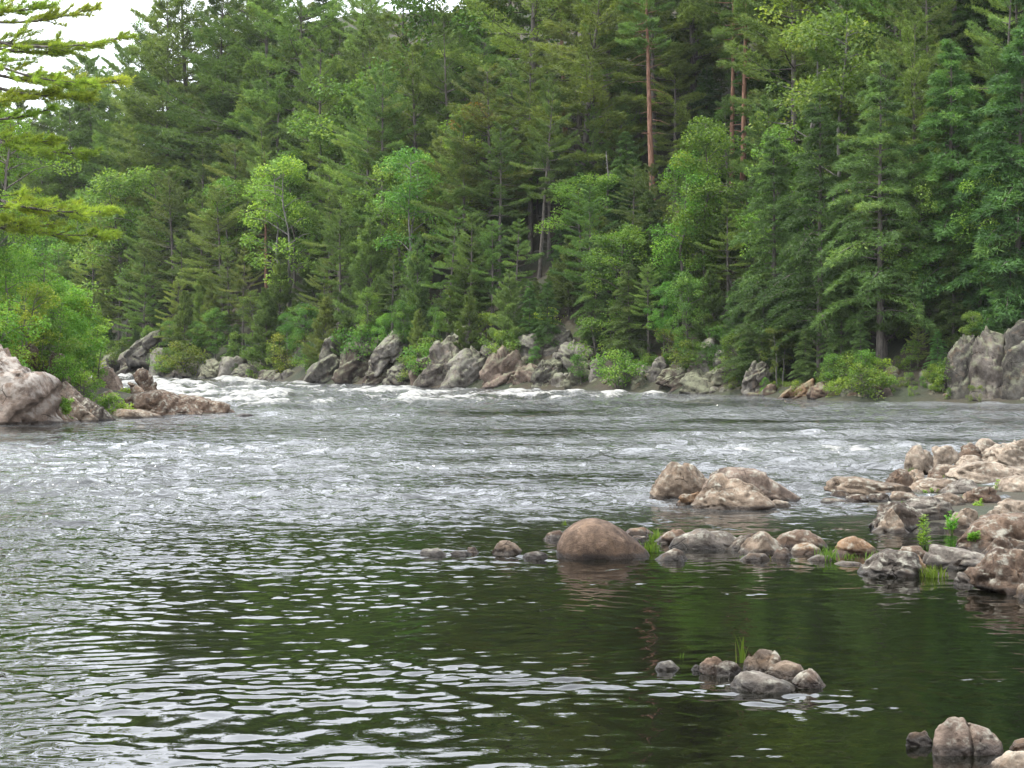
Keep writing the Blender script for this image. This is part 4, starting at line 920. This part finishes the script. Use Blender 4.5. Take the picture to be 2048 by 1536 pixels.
    hero('hemlock', 1, 1640, 5.5, 180, "dark hemlock sweeping down over the wedge boulder", wide=1.1, rot=2.5)
    hero('hemlock', 0, 1550, 5.0, 265, "dense hemlock beside the tall bright maple, reaching the seeping rock", wide=1.1, rot=4.0)
    hero('white_pine', 0, 1830, 9.5, 30, "white pine with pale layered tips behind the huge hemlock", rot=2.5, color=(1.3, 1.25, 1.1))
    for k, (px, bk, top, wd, tx) in enumerate([(338, 27, -6, 1.2, "first tall white pine right of the sky gap"), (386, 32, -60, 1.3, "second tall white pine right of the sky gap"), (436, 28, -40, 1.2, "third tall white pine right of the sky gap"), (492, 33, -80, 1.3, "fourth tall white pine right of the sky gap"),
            (548, 30, -70, 1.3, "fifth tall white pine right of the sky gap"), (600, 34, -90, 1.3, "sixth tall white pine right of the sky gap"), (250, 30, 92, 1.1, "bushy white pine under the spindly lone tree"), (196, 28, 112, 1.2, "white pine on the skyline just beyond the near limbs"), (310, 34, 30, 1.1, "white pine whose top edges the sky gap")]):
        hero('white_pine', (0, 2, 3, 0, 2, 3, 0, 2, 3)[k], px, bk, top, tx, wide=wd, color=(1.1, 1.08, 1.05))
    hero('birch', 0, 281, 33, 8, "spindly lone tree standing out against the sky", wide=.4, color=(1.2, 1.1, .9))
    hero('hemlock', 2, 1190, 4.5, 480, "dark blue green hemlock low over the rubble shore", rot=1.0)
    hero('hemlock', 2, 1310, 7, 380, "shaded hemlock between the two bright maples", rot=3.0)
    hero('maple', 2, 1160, 10.5, 345, "rounded maple below the tangled dead tree", color=(1.1, 1.1, 1.0), wide=1.2)
    hero('young_pine', 0, 1200, 9.0, 425, "young pine in front of the tangled dead tree's foot", color=(1.1, 1.1, 1.0), wide=1.2)
    hero('hemlock', 2, 1228, 12.0, 350, "shadowy hemlock crowding the tangled dead tree", wide=1.3)
    hero('white_pine', 2, 1180, 15, 210, "white pine with low boughs behind the tangled dead tree", wide=.85, color=(1.15, 1.1, 1))
    hero('white_pine', 0, 1350, 19, 90, "white pine with full boughs beside the long orange trunk", wide=1.4, color=(1.15, 1.1, 1))
    hero('white_pine', 2, 1385, 24, 10, "white pine filling the gap above the tall bright maple", wide=1.4)
    hero('hemlock', 0, 1412, 21, 130, "dark hemlock rising behind the tall bright maple's top", wide=1.3)
    hero('young_pine', 1, 1072, 8.2, 555, "young pine at the foot of the leaning bare trunk", wide=1.3)
    hero('maple', 2, 1046, 9.0, 560, "low maple beside the foot of the leaning bare trunk", wide=1.1)
    hero('hemlock', 2, 1096, 9.4, 570, "small dark hemlock between the two bare trunks' feet", wide=1.3)
    hero('white_pine', 2, 1240, 16.5, 190, "white pine closing the dark gap beside the long orange trunk", wide=1.0)
    hero('hemlock', 2, 1262, 15.0, 262, "low hemlock at the orange trunk's shaded side", wide=1.2)
    hero('young_pine', 0, 1236, 13.2, 330, "young pine in the gap below the orange trunk", wide=1.3)
    hero('young_pine', 0, 1112, 8.0, 515, "young pine hiding the slope behind the dead stub", wide=1.4)
    hero('hemlock', 0, 1122, 11.0, 430, "dark hemlock on the slope above the dead stub", wide=1.4)
    hero('maple', 0, 1100, 7.2, 560, "low leafy maple just above the dead stub", wide=1.2)
    # --- the rest of the stand, rank by rank
    ranks = [(3.4, 2.6, 5.4, 38, 1), (6.2, 4.5, 9.0, 48, 1), (9.5, 7, 12, 62, 2), (13.5, 9, 14.5, 72, 3), (18, 10.5, 16, 76, 4), (23.5, 12, 18, 78, 4), (29.5, 13, 19, 70, 5), (36, 13, 19, 62, 6), (44, 14, 19, 60, 6)]
    for r, (back, h0, h1, step, row) in enumerate(ranks):
        px = -160 + rng.uniform(0, step)
        while px < 2290:
            far_ = shore_y(px); st = step * 105 / far_ * rng.uniform(.7, 1.35)
            bk = back * rng.uniform(.86, 1.16) * (1.0 if px < 1500 else .85); h = rng.uniform(h0, h1) * (1.08 if px > 1500 else 1)
            if (r == 7 and px > 1250) or (r == 8 and px > 800): break
            right = smooth(1350, 1600, px)
            w = {'white_pine': 5 - 2.5 * right, 'hemlock': .8 + 4 * right, 'maple': 1.1, 'birch': .8, 'red_pine': .25}
            if r == 0: w = {'young_pine': 2.2 - 1.2 * right, 'maple': 1.3, 'birch': 1.1, 'hemlock': 1.2 + 2 * right, 'white_pine': .3}
            if r == 1: w.update({'young_pine': 2.2, 'maple': 1.1, 'red_pine': 0, 'birch': .9})
            if r >= 3: w.update({'maple': .25, 'birch': .4, 'hemlock': .3 + 2 * right, 'red_pine': .5, 'white_pine': 6})
            kind = rng.choices(list(w), list(w.values()))[0]
            x, Y = PX(px, far_ + bk), far_ + bk
            if min([math.hypot(x - a, Y - b) for a, b in taken] + [99]) > (1.1 if r < 2 else 1.7):
                k = rng.uniform(.85, 1.25); c = (k * rng.uniform(.92, 1.15), k, k * rng.uniform(.85, 1.1))
                if r == 0 and 1600 < px < 1900: h *= .6
                put(kind, rng.randrange(len(PROTO[kind])), px, bk, h, row, wide=rng.uniform(.85, 1.12) * (1.0 if kind in ('maple', 'birch', 'red_pine', 'young_pine') else 1.32), color=c, lean=(rng.gauss(0, .02), rng.gauss(0, .02)))
            px += st
    # --- saplings and understorey that close the gaps on the slope
    for k in range(150):
        px = rng.uniform(150, 2080); bk = rng.uniform(4, 30) if px > 900 else rng.uniform(4, 38)
        y0 = shore_y(px); x, Y = PX(px, y0 + bk), y0 + bk
        if min(math.hypot(x - a, Y - b) for a, b in taken) < 1.25: continue
        kind = rng.choices(['maple', 'young_pine', 'birch', 'hemlock'], [1.5, 3, .9, 1.2])[0]; q = rng.uniform(.9, 1.3)
        put(kind, rng.randrange(len(PROTO[kind])), px, bk, rng.uniform(2.6, 6.0), 1 if bk < 8 else 2 if bk < 12 else 3 if bk < 16 else 4 if bk < 25 else 5, wide=rng.uniform(1.0, 1.3), color=(q * rng.uniform(.95, 1.2), q, q * .95))
    # --- shrubs along the water
    px = 205
    while px < 2100:
        y0 = shore_y(px); bk = rng.uniform(.5, 4.2); rocky = 640 < px < 1180 or px > 1890
        if not (rocky and bk < 3.0 and rng.random() < .75):
            c = rng.uniform(.75, 1.15); put('shrub', rng.randrange(3), px, bk, rng.uniform(.9, 2.3) * (.75 if px > 1550 else 1), 0, color=(c * rng.uniform(.95, 1.3), c, c * .9), group="shrubs along the far waterline")
        px += rng.uniform(14, 42)
    for k in range(52):
        px = rng.uniform(1190, 1900) if k < 30 else rng.uniform(1780, 1985) if k < 44 else rng.uniform(400, 620); bk = rng.uniform(.3, 3.4); q = rng.uniform(.75, 1.2)
        put('shrub', rng.randrange(3), px, bk, rng.uniform(1.2, 1.5), 0, wide=.8, color=(q * 1.1, q, q * .8), group="shrubs along the far waterline").scale *= rng.uniform(.3, .62)
    hero('shrub', 2, 1668, 2.2, 705, "upright dark green bush on the far stony shelf", group="shrubs along the far waterline")
    hero('shrub', 0, 1764, 2.0, 715, "bright yellow green bush standing alone on the far shelf", color=(1.7, 1.5, .9), group="shrubs along the far waterline")
    hero('shrub', 0, 972, 4.6, 625, "bright little sapling on top of the great dome's bank", color=(1.9, 1.6, 1.0), group="shrubs along the far waterline")
    hero('shrub', 1, 1078, 5.2, 615, "bright little sapling by the dead stub above the lichen rocks", color=(1.9, 1.6, 1.0), group="shrubs along the far waterline")
    hero('shrub', 2, 1062, 2.0, 690, "green sapling growing from the crack behind the pear shaped boulder", color=(1.1, 1.1, 1.0), group="shrubs along the far waterline")
forest()

# dead stub on the far bank
def stub():
    mb = MB(); y0 = shore_y(1106) + 6.2; x = PX(1106, y0); z = ground_z(x, y0); h = PZ(592, y0) - z
    k = np.linspace(0, 1, 6); mb.tube(np.c_[.06 * k, 0 * k, -.2 + (h + .2) * k], [.12, .11, .10, .09, .07, .015], 8)
    tag(link("dead_stub", mb.mesh("dead_stub", M['deadwood'], True), loc=(x, y0, z)), "pale broken dead stub standing above the lichen grey rocks", "stump")
stub()

# ------------------------------------------------------------------ the near left bank
def near_left():
    # the old pine whose limbs reach into the picture
    rng = np.random.default_rng(77); Yp = 50.0; base = np.array([PX(-95, Yp), Yp, ground_z(PX(-95, Yp), Yp)])
    root = link("old_pine", None, loc=base); tag(root, "near white pine reaching bright long limbs in from the picture's edge", "pine tree")
    tr = MB(); H = 17; zs = np.linspace(-.5, H, 12)
    tr.tube(np.c_[.05 * np.sin(zs), .05 * np.cos(zs * .7), zs], np.linspace(.24, .03, 12), 9)
    link("trunk", tr.mesh("trunk", M['bark'], True), root)
    limbs = [(-40, 40, 190, 16), (-60, 20, 120, 4), (-60, 68, 262, 72), (-60, 80, 180, 96), (-60, 90, 175, 165), (-40, 130, 258, 158), (-60, 150, 190, 190), (-60, 205, 120, 175), (-60, 240, 110, 215), (-50, 250, 180, 305),
             (-40, 262, 120, 280), (-60, 370, 235, 420), (-60, 395, 150, 410), (-60, 420, 228, 468), (-60, 440, 120, 445)]
    for k, (ax, ay, bx, by) in enumerate(limbs):
        Ya = Yp + rng.uniform(-1.6, .8) * 1.0
        a = np.array([base[0], Yp, PZ(ay - 6, Yp)]) - base; b = np.array([PX(bx, Ya), Ya, PZ(by, Ya)]) - base
        L = np.linalg.norm(b - a); o = unit(b - a); lat = unit(np.cross([0, 0, 1.0], o)); wd, cr = MB(), MB()
        def pt(s): s = np.asarray(s)[:, None]; return a + (b - a) * s + np.array([0, 0, 1.0]) * (-.07 * L * np.sin(s * math.pi)) 
        sk = np.linspace(0, 1, 8); wd.tube(pt(sk), np.linspace(.055, .008, 8), 5)
        P, D = [], []
        for j in range(int(8 + L * 5)):                               # side twigs carry the needles
            s = rng.uniform(.22, 1.0); p0 = pt([s])[0]; sd = rng.choice([-1, 1]); tl = (1.08 - s) * .36 * L * rng.uniform(.5, 1.0) + .22
            td = unit(o * rng.uniform(.6, 1.1) + lat * sd * rng.uniform(.3, 1.0) + np.array([0, 0, rng.uniform(-.22, .38)]))
            wd.tube(p0 + np.outer([0, .5, 1], td) * tl + np.outer([0, .0, .06], [0, 0, tl]), [.014, .01, .004], 4)
            n = int(46 * tl) + 16; q = rng.uniform(.38, 1.0, n)
            P.append(p0 + np.outer(q * tl, td) + np.outer(.06 * q ** 2 * tl, [0, 0, 1]) + rng.normal(0, .022, (n, 3))); D.append(td * .9 + np.array([0, 0, .55]) + rng.normal(0, .5, (n, 3)))
        n = int(70 * L * .4); q = rng.uniform(.55, 1.02, n); P.append(pt(q) + rng.normal(0, .03, (n, 3))); D.append(o * .9 + np.array([0, 0, .5]) + rng.normal(0, .5, (n, 3)))
        P, D = np.vstack(P), np.vstack(D); m = len(P); tn = np.clip(rng.normal(.55, .08) + rng.normal(0, .15, m), 0, 1)
        for r in range(4): cr.blades(P, unit(D) + rng.normal(0, .38, (m, 3)), rng.uniform(.09, .16, m), np.full(m, .016), rng, tn)
        lw = link("limb", wd.mesh("limb", M['bark'], True), root); f = link("needles", cr.mesh("needles", M['pine']), lw); f.color = (2.0, 1.8, 1.0, 1)
    for k, lw in enumerate([o for o in root.children if o.name.startswith("limb")]):      # limbs on the trunk's other sides
        for turn in (1.9 + .5 * (k % 3), 3.9 + .4 * (k % 4)):
            if k % 2 and turn > 3: continue
            l2 = lw.copy(); C.objects.link(l2); l2.rotation_euler[2] = turn; l2.location[2] = .45 * ((k % 3) - 1)
            for ch in lw.children: f2 = ch.copy(); C.objects.link(f2); f2.parent = l2
    # leafy tree at the edge and bushes on the point
    G = "bright bushes on the near left point"
    def leafy(name, seed, px, Y, top_py, R, label, per=210, ncl=50, leaf=.075, cb=.1, stems=3, z=None, wide=1.0, color=(1, 1, 1), mat='bright', cat='shrub'):
        x = PX(px, Y); z = ground_z(x, Y) if z is None else z; h = PZ(top_py, Y) - z
        tm, cm = broadleaf(seed, h, R, cb, ncl, per, leaf, 'bark', mat, stems)
        o = link(name, None, loc=(x, Y, z)); [link("stem" if cat == 'shrub' else "trunk", t, o) for t in tm]; c = link("crown", cm, o); c.color = (*[q * f for q, f in zip(color, (.98, .90, .95))], 1)
        tag(o, label, cat, G if cat == 'shrub' else None)
    leafy("leafy_tree", 201, -70, 67.5, 150, 2.1, "tall leafy tree on the point, seen at the picture's edge", per=330, ncl=95, leaf=.085, stems=2, cat='tree')
    leafy("bush", 202, 60, 69, 490, 1.6, "tallest bright bush on the point, next to the leafy tree", per=260, ncl=60)
    leafy("bush", 203, 120, 71, 560, 1.25, "bright bush with arching sprays at the front of the point", per=240, ncl=50)
    leafy("bush", 204, 165, 72.5, 590, .9, "bush at the outer end of the green mass on the point", per=240, ncl=40)
    leafy("bush", 205, 20, 66, 560, 1.2, "yellow green bush right above the pale rock face", per=230, ncl=44, color=(1.2, 1.05, 1.0))
    leafy("bush", 206, 182, 71.5, 650, .62, "small leafy bush hanging over the rusty brown block", per=220, ncl=26)
    leafy("bush", 207, 90, 66.5, 640, .9, "dark green low bush under the arching sprays", per=220, ncl=34, color=(.7, .75, .8))
    leafy("bush", 208, -30, 64.5, 600, 1.2, "wide bush at the picture's edge above the pale rock face", per=220, ncl=40)
    leafy("bush", 209, 140, 69.5, 660, .7, "leafy sapling in front of the arching bush on the point", per=220, ncl=28)
    for k, (px, Y, t, R, lb) in enumerate([(122, 66, 715, .42, "small bright plant in the cleft of the middle rocks"), (205, 66.3, 792, .42, "bright fern clump between the slanting slab and the broad slab"), (128, 61.8, 800, .24, "little fern at the waterline of the point"),
                                           (160, 68, 748, .45, "grassy green plant in the saddle of the point"), (255, 71.0, 782, .28, "tiny plant under the perched boulder"), (66, 61.2, 790, .3, "dark ivy like plant on the pale rock face"), (252, 66.4, 812, .3, "low moss plant on the waterline shelf")]):
        dz = PZ({0: 745, 1: 822, 2: 826, 3: 790, 4: 800, 5: 812, 6: 826}[k], Y); leafy("fern_clump", 220 + k, px, Y, t, R, lb, per=150, ncl=22, leaf=.055, stems=4, z=dz, color=(.6, .65, .7) if k == 5 else (1.1, 1.1, 1.0))
near_left()

# ------------------------------------------------------------------ grass and weeds among the stones
def grass_tuft(px, py, h_px, w_px, label, seed, n=40, Y=None, color=(1, 1, 1), wide=.012):
    Y = Y or GY(py); rng = np.random.default_rng(seed); mb = MB(); h = h_px * Y / F_PX; w = w_px * Y / F_PX
    for k in range(n):
        b = np.array([rng.normal(0, w * .28), rng.normal(0, w * .22), -.03]); L = h * rng.uniform(.5, 1.05); az = rng.random() * 6.28; ln = rng.uniform(.08, .55)
        o = np.array([math.cos(az), math.sin(az), 0]); s = np.array([-o[1], o[0], 0]); t = np.linspace(0, 1, 5)
        pts = b + np.outer(t * t * ln * L, o) + np.outer(t * L * (1 - .35 * ln * t), [0, 0, 1]); ww = wide * (1 - t ** 1.6) * rng.uniform(.7, 1.3) * .5 + .0006
        ang = rng.random() * 3.14; s = s * math.cos(ang) + o * math.sin(ang)
        V = np.stack([pts - s * ww[:, None], pts + s * ww[:, None]], 1).reshape(-1, 3); I = np.arange(4) * 2
        mb.add(V, np.stack([I, I + 1, I + 3, I + 2], -1), tint=np.clip(rng.normal(.5, .2), 0, 1))
    o = link("grass_tuft", mb.mesh("grass_tuft", M['grass']), loc=(PX(px, Y), Y, max(PZ(py, Y), -.02))); o.color = (*color, 1)
    tag(o, label, "grass", "grass tufts among the stones"); return o
def weed(px, py, h_px, w_px, label, seed, Y, color=(1, 1, 1)):
    rng = np.random.default_rng(seed); st, lf = MB(), MB(); h = h_px * Y / F_PX; w = w_px * Y / F_PX
    for k in range(5):
        b = np.array([rng.normal(0, w * .2), rng.normal(0, w * .2), -.05]); tip = b + np.array([rng.normal(0, w * .2), rng.normal(0, w * .15), h * rng.uniform(.6, 1.0)]); t = np.linspace(0, 1, 5)
        st.tube(b + np.outer(t, tip - b), np.linspace(.005, .002, 5), 4); n = 46; q = rng.uniform(.15, 1, n); az = rng.random(n) * 6.28
        D = np.c_[np.cos(az), np.sin(az), rng.uniform(.1, .8, n)]; P = b + np.outer(q, tip - b); ln = rng.uniform(.05, .085, n) * (1.25 - .7 * q)
        lf.leaves(P, D, unit(np.c_[0 * az, 0 * az, 1 + 0 * az] + rng.normal(0, .4, (n, 3))), ln, ln * .32, rng, np.clip(rng.normal(.5, .18, n), 0, 1))
    o = link("weed", None, loc=(PX(px, Y), Y, PZ(py, Y))); link("stem", st.mesh("stem", M['grass'], True), o); c = link("leaves", lf.mesh("leaves", M['bright']), o); c.color = (*color, 1)
    tag(o, label, "weed", "weeds growing on the stony bank")
grass_tuft(1488, 1318, 66, 22, "few tall bent grass blades behind the tallest stone of the near stack", 1, 8, Y=GY(1338), wide=.016, color=(.75, .8, .8))
grass_tuft(1364, 1316, 28, 10, "tiny grass sprig in the water beside the near stack", 2, 4, wide=.009, color=(.75, .8, .8))
grass_tuft(1300, 1104, 36, 24, "grass tuft against the smooth boulder's downstream side", 3, 46)
grass_tuft(1312, 1078, 30, 20, "grass tuft among orange stones behind the smooth boulder", 4, 40)
grass_tuft(1654, 1120, 40, 44, "wide green grass tuft on the spit before the orange topped rock", 5, 70)
grass_tuft(1744, 1122, 30, 36, "low green grass tuft at the end of the spit", 6, 50)
grass_tuft(1868, 1154, 34, 46, "thick pale green grass clump beside the orange faced rock", 7, 110, color=(1.1, 1.1, 1.1))
grass_tuft(1872, 1128, 44, 34, "dry straw coloured grass behind the thick clump", 8, 26, color=(1.9, 1.3, 1.4))
grass_tuft(1490, 1116, 14, 16, "little grass patch at the foot of the ridged tan rock", 9, 20)
grass_tuft(1586, 1120, 12, 12, "little grass patch between two stones in front of the spit", 10, 14)
grass_tuft(1130, 1046, 14, 12, "wisps of grass behind the top of the smooth boulder", 11, 12, Y=GY(1088))
grass_tuft(1005, 1092, 14, 22, "thin grass on the angular pale stone", 12, 14, Y=GY(1104))
weed(1853, 1092, 74, 32, "tall yellow green weed standing in the pool before the bank", 21, GY(1100), (1.1, 1.05, 1))
weed(1905, 1058, 46, 26, "leafy weed against the sandy tan rock", 22, GY(1066), (.9, 1, 1))
weed(1948, 1075, 22, 20, "small weed in the crack of the massive dark block", 23, GY(1104), (.7, .8, .8))
weed(1920, 1016, 34, 18, "yellow weed before the dark hollow of the bank", 24, YR(1012), (1.15, 1, 1))
weed(1956, 1018, 30, 38, "widest green weed in the hollow of the bank", 25, YR(1012) - .3)
weed(1996, 985, 34, 30, "green weed below the largest pale slab", 26, YR(985))
weed(1866, 990, 18, 26, "low weed beside the wavy tan slab", 27, YR(988))
weed(1900, 1108, 22, 44, "spreading weed behind the smooth log shaped rock", 28, GY(1112), (.8, .9, .9))
weed(2040, 985, 24, 24, "weed at the picture's edge under the pale slab", 29, YR(985))

for k, (px, py, h_, w_, lb) in enumerate([(1806, 1006, 10, 22, "dull grass fringe at the landward end of the long layered ledge"), (1880, 952, 8, 26, "thin grass line in the joint above the wavy tan slab"), (1985, 962, 9, 40, "grass line under the edge of the largest pale slab"),
        (1936, 1052, 14, 30, "dry grass on the sandy tan rock"), (1822, 940, 10, 14, "yellowish moss tuft on the outer corner cube's side"), (1700, 1112, 14, 30, "sparse grass below the orange topped rock"), (1520, 1112, 10, 26, "sparse grass at the spit's front edge"), (2010, 1052, 12, 24, "dull grass on the massive dark block's top")]):
    grass_tuft(px, py, h_, w_, lb, 60 + k, 34, Y=YR(py) if py < 1003 else GY(py + 6), color=(.8, .72, .8), wide=.010)

# ------------------------------------------------------------------ thin summer haze over the valley
def haze():
    m = bpy.data.materials.new("thin_haze"); m.use_nodes = True; n, l = m.node_tree.nodes, m.node_tree.links; n.clear()
    o = n.new("ShaderNodeOutputMaterial"); v = n.new("ShaderNodeVolumePrincipled"); v.inputs["Color"].default_value = (0.93, 0.96, 1.0, 1); v.inputs["Density"].default_value = 0.00010
    l.new(v.outputs[0], o.inputs["Volume"])
    x0, x1, y0, y1, z0, z1 = -760, 760, -360, 1560, -4, 75
    V = [(x, y, z) for z in (z0, z1) for y in (y0, y1) for x in (x0, x1)]
    Q = [(0, 2, 3, 1), (4, 5, 7, 6), (0, 1, 5, 4), (2, 6, 7, 3), (0, 4, 6, 2), (1, 3, 7, 5)]
    tag(link("haze", make_mesh("haze", np.array(V, float), Q, mat=m, smooth_shade=False)), "thin pale summer haze in the valley", None, None, "stuff")
haze()
